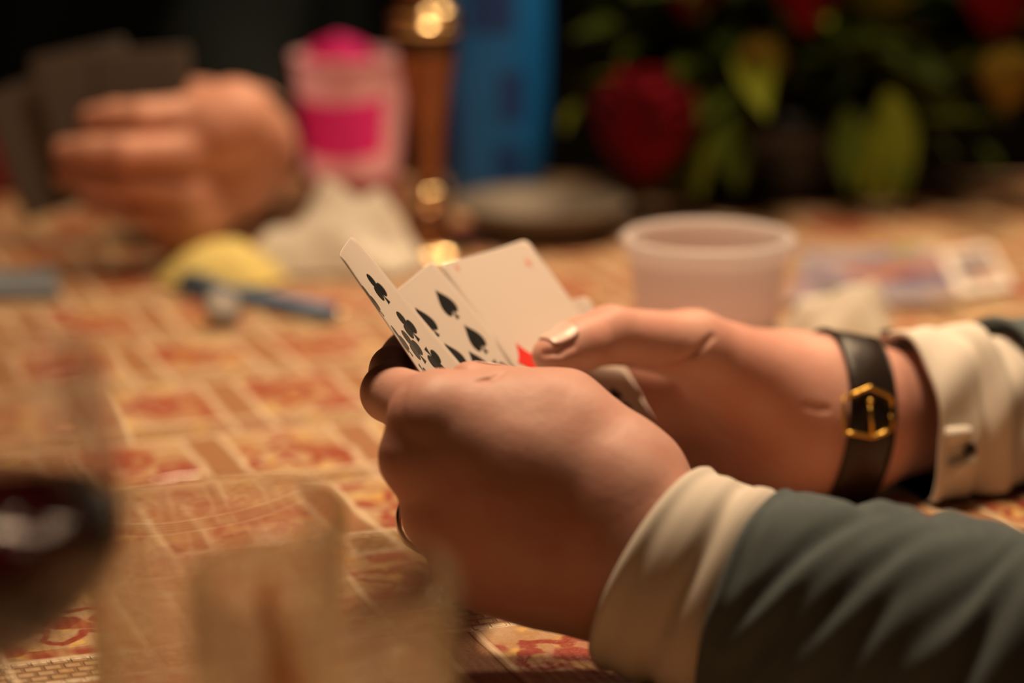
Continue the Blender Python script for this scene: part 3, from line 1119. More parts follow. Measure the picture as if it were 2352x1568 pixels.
# the arm stays inside its sleeve
bco = np.array([v.co[:] for v in body.data.vertices]) + np.array(near.location)
for path_, rad_ in ((lpath, ra * 0.95), (rpath, ra2 * 0.92)):
    pp, rr2 = path_[4:-12], rad_[4:-12]
    dd_ = np.linalg.norm(bco[:, None, :] - pp[None], axis=2)
    k_ = dd_.argmin(1)
    dm = dd_.min(1)
    lim = 0.72 * rr2[k_]
    mv = (dm > lim) & (dm < 1.6 * rr2[k_]) & (k_ > 0) & (k_ < len(pp) - 1)
    bco[mv] = pp[k_[mv]] + (bco[mv] - pp[k_[mv]]) * (lim[mv] / dm[mv])[:, None]
body.data.vertices.foreach_set('co', (bco - np.array(near.location)).ravel())
body.data.update()
gar = SDF()
gar.cap(CHEST + (0, -0.11, 1.04), CHEST + (0, 0.11, 1.04), 0.135, 0.135, 0.06)
gar.cap(CHEST + (0, 0, 0.56), CHEST + (0, 0, 1.06), 0.165, 0.15, 0.08)
gar.cap(SH_L + (0, 0.02, -0.01), SH_R + (0, -0.02, -0.01), 0.076, 0.076, 0.06)
gv, gf = gar.mesh(0.011)
gv[:, 2] = np.maximum(gv[:, 2], 0.46)
cV, cF = join(shell(GL, 0.002), shell(GR, 0.002), (gv, gf))
mobj('cardigan', on_table(cV), cF, M['knit'], near)



# ------------------------------------------------------------------ playing cards
from mathutils.geometry import tessellate_polygon
CW, CH = 0.063, 0.088


def arc(cx, cy, r, a0, a1, n):
    return [(cx + r * math.cos(R(a0 + (a1 - a0) * i / n)), cy + r * math.sin(R(a0 + (a1 - a0) * i / n))) for i in range(n + 1)]


def pip_polys(kind):
    """outlines in a unit box, tip up (+y), width about 0.9, height about 1"""
    if kind == 'spade':
        r = []
        for i in range(15):                       # right flank from the tip down to the lobe
            t = i / 14
            r.append((0.46 * math.sin(t * math.pi / 2) ** 1.25, 0.52 - 0.62 * t))
        lobe = arc(0.235, -0.10, 0.225, 0, -150, 10)
        right = r + lobe[1:]
        poly = right + [(-x, y) for x, y in reversed(right)]
        poly = [p for i, p in enumerate(poly) if i == 0 or math.hypot(p[0] - poly[i - 1][0], p[1] - poly[i - 1][1]) > 1e-4]
        stem = [(0.025, -0.10), (0.035, -0.30), (0.13, -0.48), (-0.13, -0.48), (-0.035, -0.30), (-0.025, -0.10)]
        return [poly[:-1], stem]
    if kind == 'club':
        stem = [(0.03, -0.02), (0.04, -0.28), (0.14, -0.48), (-0.14, -0.48), (-0.04, -0.28), (-0.03, -0.02)]
        return [arc(0, 0.27, 0.235, 0, 350, 20), arc(0.255, -0.09, 0.225, 0, 350, 20), arc(-0.255, -0.09, 0.225, 0, 350, 20), stem,
                [(-0.1, -0.1), (0.1, -0.1), (0.06, 0.12), (-0.06, 0.12)]]
    if kind == 'diamond':
        pts = []
        for (x0, y0), (x1, y1) in (((0, 0.5), (0.38, 0)), ((0.38, 0), (0, -0.5)), ((0, -0.5), (-0.38, 0)), ((-0.38, 0), (0, 0.5))):
            for i in range(6):
                t = i / 6
                k = 1 - 0.16 * math.sin(math.pi * t)
                pts.append(((x0 + (x1 - x0) * t) * k, (y0 + (y1 - y0) * t) * k))
        return [pts]
    return []


class Card:
    def __init__(s, TR, l, w0, w1=None, bow=0.0, bowv=0.0):
        s.TR = np.asarray(TR, float)
        s.l = unit(l)
        w1 = w0 if w1 is None else w1
        o = lambda w: unit(w - s.l * (w @ s.l))
        s.w0, s.w1 = o(np.asarray(w0, float)), o(np.asarray(w1, float))
        s.bow, s.bowv = bow, bowv
        n = np.cross(s.l, s.w0)
        s.n = unit(n if n @ (CAM - s.TR) > 0 else -n)

    def S(s, u, v, off=0.0):
        w = s.w0 * (1 - v) + s.w1 * v
        w = w / np.linalg.norm(w)
        n = np.cross(s.l, w)
        n = n / np.linalg.norm(n)
        if n @ s.n < 0:
            n = -n
        return s.TR + s.l * CH * v - w * CW * (1 - u) + n * (off + s.bow * (4 * (u - 0.5) ** 2 - 1) + s.bowv * 4 * (v - 0.5) ** 2)

    def build(s, label, back, group='cards held in the near hands', face=None, parent=None, name='playing_card', cat=True):
        nu, r = 17, 0.0035
        vs = [0, 0.0005, 0.0012, 0.0022, 0.0035] + list(np.linspace(0.0035, CH - 0.0035, 20)[1:-1]) + [CH - 0.0035, CH - 0.0022, CH - 0.0012, CH - 0.0005, CH]
        th = 0.00016
        top, bot, uv = [], [], []
        for y in vs:
            e = min(y, CH - y)
            ins = r - math.sqrt(max(0, r * r - (r - e) ** 2)) if e < r else 0.0
            for j in range(nu):
                x = ins + (CW - 2 * ins) * j / (nu - 1)
                top.append(s.S(x / CW, y / CH, th))
                bot.append(s.S(x / CW, y / CH, -th))
                uv.append((x / CW, y / CH))
        nv = len(vs)
        N = nu * nv
        ff = grid_faces(nv, nu, wrap=False)
        # orient the face towards s.n
        a, b, c = (np.array(top[i]) for i in ff[40][:3])
        flip = np.cross(b - a, c - a) @ s.n < 0
        F = [q[::-1] if flip else q for q in ff]
        B = [tuple(i + N for i in (q if flip else q[::-1])) for q in ff]
        rim = list(range(nu)) + [i * nu + nu - 1 for i in range(1, nv)] + [(nv - 1) * nu + j for j in range(nu - 2, -1, -1)] + [i * nu for i in range(nv - 2, 0, -1)]
        E_ = []
        for p, q in zip(rim, rim[1:] + rim[:1]):
            e = (p, q, q + N, p + N)
            E_.append(e[::-1] if not flip else e)
        o = mobj(name, top + bot, F + B + E_, [M['card_white'], back], parent)
        me = o.data
        for i in range(len(F), len(F) + len(B)):
            me.polygons[i].material_index = 1
        ul = me.uv_layers.new(name='uv')
        for lp in me.loops:
            ul.data[lp.index].uv = uv[lp.vertex_index % N]
        if cat:
            tag(o, label, 'playing card', group)
        s.o = o
        return o

    def pip(s, kind, u, v, size, mat, inv=False, wide=1.0, name=None):
        V, F = [], []
        for poly in pip_polys(kind):
            base = len(V)
            tri = tessellate_polygon([[Vector((x, y, 0)) for x, y in poly]])
            pts = []
            for x, y in poly:
                if inv:
                    x, y = -x, -y
                pts.append((u + x * size * wide / CW, v - y * size / CH))
            V += [s.S(a, b, 0.00026) for a, b in pts]
            for t in tri:
                q = [base + i for i in t]
                n = np.cross(V[q[1]] - V[q[0]], V[q[2]] - V[q[0]])
                F.append(q if n @ s.n > 0 else q[::-1])
        return mobj(name or kind + '_pip', V, F, mat, s.o, smooth=False)


def card_by(TRpx, z, TLpx, ldir, w1=None, bow=0.0, bowv=0.0):
    """card from its two upper corners in the picture, the depth of the right one and the run of its long edge"""
    TR = P(*TRpx, z)
    lo_, hi_ = z - 0.0629, z
    for _ in range(40):
        m = (lo_ + hi_) / 2
        if np.linalg.norm(TR - P(*TLpx, m)) > CW:
            lo_ = m
        else:
            hi_ = m
    w = unit(TR - P(*TLpx, lo_))
    r_ = ray(*TRpx)
    d = cv(ldir[0], ldir[1], 0)
    return Card(TR, d - r_ * (d @ w) / (r_ @ w), w, w1, bow, bowv)


# front card: clubs, seen almost edge on
ca = card_by((808, 541), 0.9445, (786, 590), (0.645, 0.764), cv(0.155, -0.205, 0.967), bow=0.0032)
ca.build('curled nine of clubs at the front of the fan, seen nearly edge on', M['back_blue'])
for u in (0.26, 0.70):
    for v, inv in ((0.240, 0), (0.450, 0), (0.650, 1), (0.840, 1)):
        ca.pip('club', u, v, 0.0145, M['ink_black'], inv)
ca.pip('club', 0.5, 0.52, 0.0158, M['ink_black'])
# second: spades
cb = card_by((994, 598), 0.999, (890, 682), (0.635, 0.770), bow=0.0010)
cb.build('nine of spades in the fan between the clubs card and the red card', M['back_blue'])
for u in (0.26, 0.72):
    for v, inv in ((0.20, 0), (0.408, 0), (0.617, 1), (0.825, 1)):
        cb.pip('spade', u, v, 0.0150, M['ink_black'], inv)
cb.pip('spade', 0.5, 0.51, 0.0150, M['ink_black'])
# third: red card with pale corner marks
cc = card_by((1209, 549), 1.056, (1006, 606), (0.592, 0.806), bow=0.0014)
cc.build('red diamond card under the right thumb, tallest corner of the fan', M['back_blue'])
M['ink_pale'] = plain('worn_red_ink', (0.75, 0.32, 0.26), 0.4, 0.1, 900)
cc.pip('diamond', 0.20, 0.605, 0.018, M['ink_red'], wide=1.1)
cc.pip('diamond', 0.16, 0.045, 0.0040, M['ink_pale'])
cc.pip('diamond', 0.86, 0.125, 0.0056, M['ink_pale'])
# fourth: blank corner lower right, behind the red card
cd = card_by((1350, 680), 1.072, (1156, 722), (0.470, 0.880), bow=0.0010)
cd.build('card behind the red one, only its blank rounded corner above the thumb', M['back_blue'])
cd.pip('spade', 0.26, 0.18, 0.0140, M['ink_black'])
cd.pip('spade', 0.5, 0.7, 0.0140, M['ink_black'], True)
# fifth: lowest, its corner under the thumb
cf = card_by((1412, 832), 1.0385, (1209, 889), (0.565, 0.825), bow=0.0008)
cf.build('lowest card of the fan with small black marks, corner under the right thumb', M['back_blue'])
cf.pip('spade', 0.80, 0.16, 0.0075, M['ink_black'])
cf.pip('spade', 0.82, 0.235, 0.0060, M['ink_black'])


# ------------------------------------------------------------------ wristwatch on the right wrist
def band_on(sdf, c, axis, s_list, off_fn, nphi=72):
    a = unit(axis)
    e1 = unit(np.cross(a, np.array([0.0, 0.3, 1.0])))
    e2 = np.cross(a, e1)
    rows = []
    for s, off in zip(s_list, off_fn):
        row = []
        for k in range(nphi):
            d = e1 * math.cos(2 * math.pi * k / nphi) + e2 * math.sin(2 * math.pi * k / nphi)
            o = c + a * s
            lo_, hi_ = 0.0, 0.07
            for _ in range(22):
                m = (lo_ + hi_) / 2
                if float(sdf((o + d * m)[None])[0]) < 0:
                    lo_ = m
                else:
                    hi_ = m
            row.append(o + d * (lo_ + off))
        rows.append(row)
    return np.array(rows)


watch = empty('wristwatch', P(1972, 955, 1.08))
tag(watch, 'wristwatch with dark brown leather strap and gold buckle on the right wrist', 'watch')
wc, wa = P(1928, 968, 1.084), unit(np.array([0.955, 0.235, -0.13]))
sl = [-0.0108, -0.0112, -0.0104, -0.008, -0.004, 0, 0.004, 0.008, 0.0104, 0.0112, 0.0108]
of = [0.0005, 0.0014, 0.0022, 0.0027, 0.0029, 0.0030, 0.0029, 0.0027, 0.0022, 0.0014, 0.0005]
B = band_on(rh, wc, wa, sl, of)
# the band stands slightly off hollows of the wrist: smooth the loop
for _ in range(6):
    B = np.maximum(0, 1) * (0.5 * B + 0.25 * (np.roll(B, 1, 1) + np.roll(B, -1, 1)))
B = B + 0.0006 * (B - B.mean(1, keepdims=True)) / np.linalg.norm(B - B.mean(1, keepdims=True), axis=2, keepdims=True)
fb_ = rh(B.reshape(-1, 3))
B = (B.reshape(-1, 3) + np.maximum(0, 0.0006 - fb_)[:, None] * rh.grad(B.reshape(-1, 3))).reshape(B.shape)
n_, m_, _ = B.shape
mobj('strap', B.reshape(-1, 3), grid_faces(n_, m_), M['leather'], watch)
# stitched pad edges of the strap
for row in (2, 8):
    c_ = B[row] + 0.0004 * (B[row] - B[row].mean(0)) / np.linalg.norm(B[row] - B[row].mean(0), axis=1)[:, None]
    mobj('strap_edge', *tube_path(c_, 0.0007, 6, closed=True), M['leather'], watch)


def on_band(px, py, lift):
    d = ray(px, py)
    q = B.reshape(-1, 3) - CAM
    t = q @ d
    off = np.linalg.norm(q - t[:, None] * d, axis=1) + 0.3 * np.maximum(0, t - 1.07)
    p = B.reshape(-1, 3)[np.argmin(off)]
    t0 = (p - CAM) @ d
    return CAM + d * (t0 - lift)


hexa = [(1939, 914), (1998, 889), (2046, 912), (2050, 985), (2004, 1004), (1938, 992)]
hp = []
for a, b in zip(hexa, hexa[1:] + hexa[:1]):
    for i in range(5):
        hp.append(on_band(a[0] + (b[0] - a[0]) * i / 5, a[1] + (b[1] - a[1]) * i / 5, 0.0022))
hp = np.array(hp)
buckle = mobj('buckle', *tube_path(hp, 0.00095, 8, closed=True), M['gold'], watch)
tag(buckle, 'gold buckle frame')
mobj('buckle_pin', *tube_path([on_band(2003, 1003, 0.003), on_band(2001, 960, 0.0032), on_band(1999, 922, 0.0026)], 0.0008, 8), M['gold'], buckle)
sp = on_band(1999, 922, 0.0026)
mobj('pin_tip', *lathe([(0, -0.0014), (0.001, -0.001), (0.0014, 0), (0.001, 0.001), (0, 0.0014)], 12, sp), M['gold'], buckle)
# case and dial on the far side of the wrist
wn = unit(AF - wa * (AF @ wa))
rot = Vector((0, 0, 1)).rotation_difference(Vector(wn)).to_matrix()
edge = B[5][np.argmax((B[5] - wc) @ wn)]
for nm, prof, mt in (('case', [(0, 0), (0.0165, 0), (0.018, 0.002), (0.018, 0.006), (0.0165, 0.0075), (0, 0.0075)], M['gold']),
                     ('dial', [(0, 0.0076), (0.0155, 0.0076), (0.015, 0.0080), (0, 0.0080)], M['card_white'])):
    v, f = lathe(prof, 40)
    mobj(nm, [np.array(rot @ Vector(q)) + edge + wn * 0.003 for q in v], f, mt, watch)

# ring on the left ring finger
f0, f1 = FING[2][0][0], FING[2][0][1]
ra_ = unit(f1 - f0)
rc_ = f0 + (f1 - f0) * 0.46 + cv(-0.0012, 0.0006, 0)
rr0 = 0.0123 + (0.0102 - 0.0123) * 0.46 + 0.0004
e1 = unit(np.cross(ra_, [0, 0, 1.0]))
e2 = np.cross(ra_, e1)
prof = [(-0.0022, 0.0002), (-0.0023, 0.0012), (-0.0012, 0.0018), (0.0012, 0.0018), (0.0023, 0.0012), (0.0022, 0.0002), (0.0, -0.0002)]
V = []
for k in range(64):
    d = e1 * math.cos(2 * math.pi * k / 64) + e2 * math.sin(2 * math.pi * k / 64)
    V += [rc_ + ra_ * s + d * (rr0 + o) for s, o in prof]
F = grid_faces(64, 7)
F += [(63 * 7 + j, 63 * 7 + (j + 1) % 7, (j + 1) % 7, j) for j in range(7)]
tag(mobj('finger_ring', V, F, M['silver']), 'plain pale metal ring on the ring finger of the left hand', 'ring')

# ------------------------------------------------------------------ glasses in front
M['glass'] = thin_glass('clear_glass', (0.985, 0.985, 0.97), (0.72, 0.74, 0.52), 0.42)
M['glass_thin'] = thin_glass('wine_glass', (0.985, 0.98, 0.975), (0.80, 0.74, 0.70), 0.30)
M['water'] = glass_mat('water', (1.0, 0.985, 0.95), 1.33)
M['wine'] = glass_mat('red_wine', (0.06, 0.0018, 0.006), 1.34, 0.10)
M['peel'] = thin_paper('orange_peel', (0.97, 0.42, 0.04), 0.45, 0.55, 0.06)


def tumbler(cx, cy, r, h, label, wall=0.0010, base=0.008, taper=0.93, level=None):
    t = empty('drinking_glass', (cx, cy, TABLE_Z + 0.0024))
    tag(t, label, 'glass', None)
    rb = r * taper
    prof = [(0, 0), (rb - 0.003, 0), (rb - 0.0006, 0.0012), (rb, 0.004), (r, h - 0.002), (r - 0.0004, h - 0.0006), (r - wall / 2, h), (r - wall + 0.0003, h - 0.0006), (r - wall, h - 0.002),
            (rb - wall, base + 0.004), (rb - wall - 0.004, base + 0.0004), (0, base)]
    z0 = TABLE_Z + 0.0024
    mobj('glass_wall', *lathe([(a, b) for a, b in prof], 96, (cx, cy, z0)), M['glass'], t)
    if level:
        rl = lambda z: rb + (r - rb) * z / h - wall - 0.00015
        mobj('water', *lathe([(0, base + 0.0006), (rb - wall - 0.005, base + 0.0008), (rl(base + 0.005), base + 0.0045), (rl(level), level), (0, level)], 96, (cx, cy, z0)), M['water'], t)
    return t


gA = P(745, 1312, 0.625)
tumbler(gA[0], gA[1], 0.0355, gA[2] - TABLE_Z - 0.0024, 'clear glass tumbler in front with a strip of orange peel standing in it')
gB = P(497, 1172, 0.725)
tumbler(gB[0], gB[1], 0.0392, gB[2] - TABLE_Z - 0.0024, 'empty clear glass tumbler behind the one with orange peel', taper=0.95)
# orange peel strip leaning in the front glass
pc = np.array([gA[0] - 0.006, gA[1] - 0.002, 0])
rows = []
for i in range(26):
    t = i / 25
    z = TABLE_Z + 0.0155 + 0.104 * t
    x = pc[0] + 0.010 * (0.5 - t) + 0.003 * math.sin(t * 5)
    y = pc[1] + 0.006 * math.cos(t * 4)
    w = 0.0072 * math.sin(math.pi * min(1, 0.12 + t * 0.86)) ** 0.6
    a = 0.25 + 1.0 * t
    for j in range(7):
        q = j / 6 * 2 - 1
        rows.append(np.array([x + q * w * math.cos(a), y + q * w * math.sin(a), z + 0.0012 * (1 - q * q)]))
pl = mobj('orange_peel', rows, grid_faces(26, 7, wrap=False), M['peel'])
sm = pl.modifiers.new('thickness', 'SOLIDIFY')
sm.thickness = 0.0016
tag(pl, 'curved strip of orange peel standing in the front tumbler', 'orange peel')

# wine glass at the left edge
wg = P(-78, 1190, 0.600)
wx, wy = wg[0], wg[1]
wine_z = wg[2] - TABLE_Z
wg_o = empty('wine_glass', (wx, wy, TABLE_Z))
tag(wg_o, 'stemmed wine glass with dark red wine at the left edge', 'glass')
zs = TABLE_Z + 0.0024
bz = wine_z - 0.041                       # bottom of the bowl


def bowl_r(z):
    t = np.clip((z - bz) / 0.080, 0, 1)
    return 0.0395 * math.sin(min(1.0, t * 2.1 + 0.02) * math.pi / 2) ** 0.6 - 0.010 * max(0, t - 0.45) ** 1.4


out_, in_ = [], []
for z in np.linspace(bz, bz + 0.080, 34):
    out_.append((max(0.002, bowl_r(z)), z))
    in_.append((max(0.0, bowl_r(z) - 0.0009), z + 0.0012 if z < bz + 0.03 else z))
in_[0] = (0, bz + 0.002)
prof = [(0, 0), (0.036, 0), (0.0365, 0.001), (0.030, 0.0022), (0.010, 0.005), (0.0042, 0.012), (0.0036, 0.03), (0.0038, bz - 0.008), (0.006, bz - 0.002)] + out_[1:] + [(out_[-1][0] - 0.0006, bz + 0.0805)] + in_[::-1]
mobj('bowl_and_stem', *lathe(prof, 96, (wx, wy, zs)), M['glass_thin'], wg_o)
wp = [(0, bz + 0.0024)] + [(max(0.001, bowl_r(z) - 0.00105), z + 0.0013 if z < bz + 0.03 else z) for z in np.linspace(bz + 0.0015, wine_z, 16)] + [(0, wine_z)]
mobj('wine', *lathe(wp, 96, (wx, wy, zs)), M['wine'], wg_o)
# pale folded napkin at the lower left corner, by the foot of the wine glass


# ------------------------------------------------------------------ plastic cup, tissue, papers at the right
def plastic(name, col, trans):
    t = NT(name)
    n = t.noise(30.0, 2.0)
    t.set(color=t.mix(n, col, tuple(x * 0.95 for x in col)), rough=0.42, trans=trans, ior=1.3, spec=0.4)
    tr = t.node('ShaderNodeBsdfTranslucent')
    tr.inputs[0].default_value = (*col, 1)
    mx = t.node('ShaderNodeMixShader')
    mx.inputs[0].default_value = 0.40
    t.t.links.new(t.b.outputs[0], mx.inputs[1])
    t.t.links.new(tr.outputs[0], mx.inputs[2])
    t.t.links.new(mx.outputs[0], t.out.inputs[0])
    return t.m


M['plastic'] = plastic('frosted_plastic', (0.86, 0.82, 0.82), 0.45)
M['juice'] = plain('pink_drink', (0.62, 0.20, 0.13), 0.2, 0.05, 20)
cp = P(1628, 537, 1.245)
ch_ = cp[2] - TABLE_Z - 0.0024
pcup = empty('plastic_cup', (cp[0], cp[1], TABLE_Z + 0.0024))
tag(pcup, 'frosted plastic cup with rolled rim and pink drink behind the right thumb', 'cup')
rt, rb = 0.0405, 0.033
z0 = TABLE_Z + 0.0024
prof = [(0, 0.003), (rb - 0.004, 0.003), (rb - 0.002, 0.0), (rb, 0.001), (rb + 0.0005, 0.004)]
prof += [(rb + (rt - rb) * t, 0.004 + (ch_ - 0.016) * t) for t in np.linspace(0.05, 1, 14)]
prof += [(rt + 0.0012, ch_ - 0.011), (rt + 0.0020, ch_ - 0.009)]
prof += [(rt + 0.0022 + 0.0030 * math.cos(a), ch_ - 0.0035 + 0.0035 * math.sin(a)) for a in np.linspace(-1.4, math.pi - 0.1, 14)]
prof += [(rt - 0.0008, ch_ - 0.008), (rt - 0.0010, ch_ - 0.013)]
prof += [(rb - 0.0010 + (rt - rb) * t, 0.005 + (ch_ - 0.018) * t) for t in np.linspace(0.95, 0.02, 12)]
prof += [(rb - 0.004, 0.0045), (0, 0.0045)]
mobj('cup_wall', *lathe(prof, 80, (cp[0], cp[1], z0)), M['plastic'], pcup)
jl = ch_ * 0.56
mobj('drink', *lathe([(0, 0.006), (rb - 0.003, 0.006), (rb - 0.0012 + (rt - rb) * 0.5 - 0.0012, jl), (0, jl)], 64, (cp[0], cp[1], z0)), M['juice'], pcup)

M['tissue'] = thin_paper('cream_tissue', (0.92, 0.87, 0.76), 0.9, 0.35, 0.03)
M['yellow_paper'] = thin_paper('yellow_paper_napkin', (0.93, 0.78, 0.28), 0.8, 0.25, 0.05)


def crumple(name, c, rx, ry, hz, seed, mat, peaks=(), n=56, rough=1.0, floor=None, power=2.6, smooth=False):
    """crumpled paper: folded height field over a rounded footprint, closed underneath"""
    rg = np.random.default_rng(seed)
    V, rows = [], []
    folds = [(rg.uniform(0, 2 * math.pi), rg.uniform(3.0, 7.0), rg.uniform(0, 6), rg.uniform(0.5, 1.0)) for _ in range(7)]
    nr = n // 2
    pts = np.zeros((nr, n, 3))
    for i in range(nr):
        q = i / (nr - 1)
        for k in range(n):
            a = 2 * math.pi * k / n
            wob = 1 + 0.13 * rough * math.sin(3 * a + seed) + 0.08 * rough * math.sin(5 * a + 2.3 * seed)
            x, y = q * math.cos(a) * wob, q * math.sin(a) * wob
            h = 0
            for th, fr, ph, am in folds:
                s = (x * math.cos(th) + y * math.sin(th)) * fr + ph
                h += am * (1 - abs(((s / math.pi) % 2) - 1) * 2)
            h = 0.62 + 0.13 * rough * h
            for px_, py_, w_, hh in peaks:
                h += hh * max(0, 1 - math.hypot(x - px_, y - py_) / w_)
            prof_ = (1 - q ** power)
            pts[i, k] = (c[0] + x * rx + 0.05 * rx * math.sin(9 * y + seed), c[1] + y * ry, max(0.0006, hz * h * prof_))
    V = pts.reshape(-1, 3)
    V[:, 2] += TABLE_Z + 0.0022 if floor is None else floor
    F = grid_faces(nr, n)
    F.append(tuple((nr - 1) * n + j for j in range(n))[::-1])
    o = mobj(name, V, F, mat, smooth=smooth)
    bm = bmesh.new()
    bm.from_mesh(o.data)
    bmesh.ops.remove_doubles(bm, verts=bm.verts, dist=1e-5)
    bmesh.ops.recalc_face_normals(bm, faces=bm.faces)
    bm.to_mesh(o.data)
    bm.free()
    return o


tp = T(1925, 800)
tag(crumple('tissue', (tp[0] + 0.004, tp[1] + 0.010), 0.030, 0.025, 0.042, 5, M['tissue'], rough=0.75, power=4.0, smooth=True), 'crumpled cream tissue lying behind the wristwatch', 'tissue')


def print_mat(name, base, spots, scale, thresh=(0.48, 0.56), seed=0.0):
    t = NT(name)
    v = t.coord('Object')
    c = base
    for i, (col, sc, lo_, hi_) in enumerate(spots):
        mp = t.node('ShaderNodeMapping')
        mp.inputs['Location'].default_value = (seed + i * 3.7, i * 1.9 + seed, 0)
        t.put(mp.inputs['Vector'], v)
        c = t.mix(t.step(t.noise(sc, 2.0, vec=mp.outputs[0]), lo_, hi_), c, col)
    t.set(color=c, rough=0.35)
    return t.m


M['leaflet'] = print_mat('printed_leaflet', (0.36, 0.30, 0.34), [((0.10, 0.10, 0.22), 22.0, 0.50, 0.62), ((0.45, 0.16, 0.10), 18.0, 0.55, 0.63), ((0.30, 0.30, 0.08), 20.0, 0.60, 0.68), ((0.62, 0.48, 0.36), 15.0, 0.58, 0.66)], 1, seed=2.0)
M['photo_card'] = print_mat('printed_card', (0.50, 0.40, 0.34), [((0.06, 0.07, 0.17), 30.0, 0.46, 0.54), ((0.5, 0.2, 0.12), 26.0, 0.60, 0.68)], 1, seed=5.0)
M['slate_paper'] = plain('slate_blue_cover', (0.20, 0.23, 0.27), 0.55, 0.1, 20)
M['paper_white'] = plain('white_paper', (0.78, 0.72, 0.64), 0.7, 0.05, 30)


def flat_sheet(name, corners_px, th, mat, label, cat, lift=0.0024, border=None, curl=0.0):
    """a thin sheet lying on the table, its corners on the table under the given picture corners"""
    q = [T(*c) for c in corners_px]
    n = 13
    V = []
    for i in range(n):
        for j in range(n):
            a, b = i / (n - 1), j / (n - 1)
            p = (q[0] * (1 - a) + q[1] * a) * (1 - b) + (q[3] * (1 - a) + q[2] * a) * b
            z = TABLE_Z + lift + th + curl * (2 * a - 1) ** 2 * (2 * b - 1) ** 2
            V.append((p[0], p[1], z))
    B_ = [(x, y, z - th) for x, y, z in V]
    F = grid_faces(n, n, wrap=False)
    N = n * n
    rim = list(range(n)) + [i * n + n - 1 for i in range(1, n)] + [(n - 1) * n + j for j in range(n - 2, -1, -1)] + [i * n for i in range(n - 2, 0, -1)]
    FF = F + [tuple(i + N for i in f[::-1]) for f in F] + [(p, r_, r_ + N, p + N) for p, r_ in zip(rim, rim[1:] + rim[:1])]
    o = mobj(name, V + B_, FF, mat, smooth=False)
    bm = bmesh.new()
    bm.from_mesh(o.data)
    bmesh.ops.recalc_face_normals(bm, faces=bm.faces)
    bm.to_mesh(o.data)
    bm.free()
    tag(o, label, cat)
    return o


flat_sheet('leaflet', [(1838, 592), (2150, 578), (2210, 708), (1800, 716)], 0.0018, M['leaflet'], 'printed leaflet with purple and brown pictures lying beyond the tissue', 'leaflet', curl=0.002)
pcard = flat_sheet('printed_card', [(2150, 588), (2272, 572), (2330, 668), (2196, 690)], 0.0008, M['paper_white'], 'small white bordered card with a dark blue square picture', 'card')
inner = flat_sheet('card_picture', [(2182, 600), (2268, 588), (2306, 650), (2216, 668)], 0.0003, M['photo_card'], None, None, lift=0.0034)
iw = inner.matrix_basis.copy()
inner.parent = pcard
inner.location = Vector(inner.location) - Vector(pcard.location)
flat_sheet('booklet', [(-60, 640), (128, 640), (140, 690), (-70, 694)], 0.004, M['slate_paper'], 'thin slate blue booklet lying flat at the left edge', 'booklet')

# ------------------------------------------------------------------ pen, bottle cap, napkins
M['pen_blue'] = plain('blue_plastic', (0.09, 0.22, 0.42), 0.4, 0.08, 40)
M['pen_dark'] = plain('dark_plastic', (0.05, 0.10, 0.19), 0.4, 0.08, 40)
p0, p1 = T(420, 650, 0.006), T(792, 724, 0.006)
pen = empty('pen', (p0 + p1) / 2)
tag(pen, 'blue ballpoint pen lying on the cloth in front of the yellow napkin', 'pen')
pd = p1 - p0
rp = 0.0046
mobj('barrel', *tube_path([p0 + pd * t for t in (0.10, 0.101, 0.5, 0.93, 0.931)], [rp * 0.6, rp, rp, rp, rp * 0.7], 16), M['pen_blue'], pen)
mobj('cap', *tube_path([p0 + pd * t for t in (0.0, 0.004, 0.24, 0.242)], [rp * 0.8, rp * 1.22, rp * 1.25, rp * 0.9], 16), M['pen_dark'], pen)
mobj('clip', *tube_path([p0 + pd * t + np.array([0, 0, rp * 1.6]) for t in (0.01, 0.05, 0.2)], 0.0011, 8), M['pen_dark'], pen)
mobj('tip', *tube_path([p0 + pd * t for t in (0.931, 0.97, 1.0)], [rp * 0.7, rp * 0.45, 0.0006], 12), M['silver'], pen)

M['cap_tin'] = plain('dull_tin', (0.26, 0.23, 0.20), 0.6, 0.2, 60, metal=0.2)
bc = T(508, 752)
V, F = [], []
n = 84
profc = [(0.0, 0.0062), (0.0098, 0.0062), (0.0118, 0.0054), (0.0132, 0.0036), (0.0146, 0.0004), (0.0142, 0.0), (0.0128, 0.0032), (0.0114, 0.0050), (0.0, 0.0056)]
V, F = lathe(profc, n, (0, 0, 0))
V = [np.array(v) for v in V]
for i, v in enumerate(V):
    r = math.hypot(v[0], v[1])
    if r > 0.0125:
        k = 1 + 0.045 * math.cos(21 * math.atan2(v[1], v[0])) * min(1, (0.0062 - v[2]) / 0.005)
        v[0] *= k
        v[1] *= k
tilt = Matrix.Rotation(R(38), 3, 'X') @ Matrix.Rotation(R(18), 3, 'Y')
V = [0.82 * np.array(tilt @ Vector(v)) for v in V]
zmin = min(v[2] for v in V)
V = [v + np.array([bc[0], bc[1] + 0.006, TABLE_Z + 0.0024 - zmin]) for v in V]
cap_o = mobj('crown_cork', V, F, M['cap_tin'], smooth=False)
tag(cap_o, 'tilted silver crown cork lying beside the blue pen', 'crown cork')

wn_ = T(760, 640)
tag(crumple('paper_napkin', (wn_[0] + 0.000, wn_[1] + 0.030), 0.055, 0.036, 0.040, 3, M['tissue'], peaks=((-0.08, 0.15, 0.42, 0.75), (0.60, 0.10, 0.40, 0.80)), power=7.0), 'large crumpled cream paper napkin with two peaks beyond the pen', 'napkin')
yn = T(530, 662)
tag(crumple('paper_napkin', (yn[0] - 0.009, yn[1] + 0.016), 0.040, 0.026, 0.036, 8, M['yellow_paper'], rough=0.35), 'small rounded yellow paper napkin at the end of the pen', 'napkin')

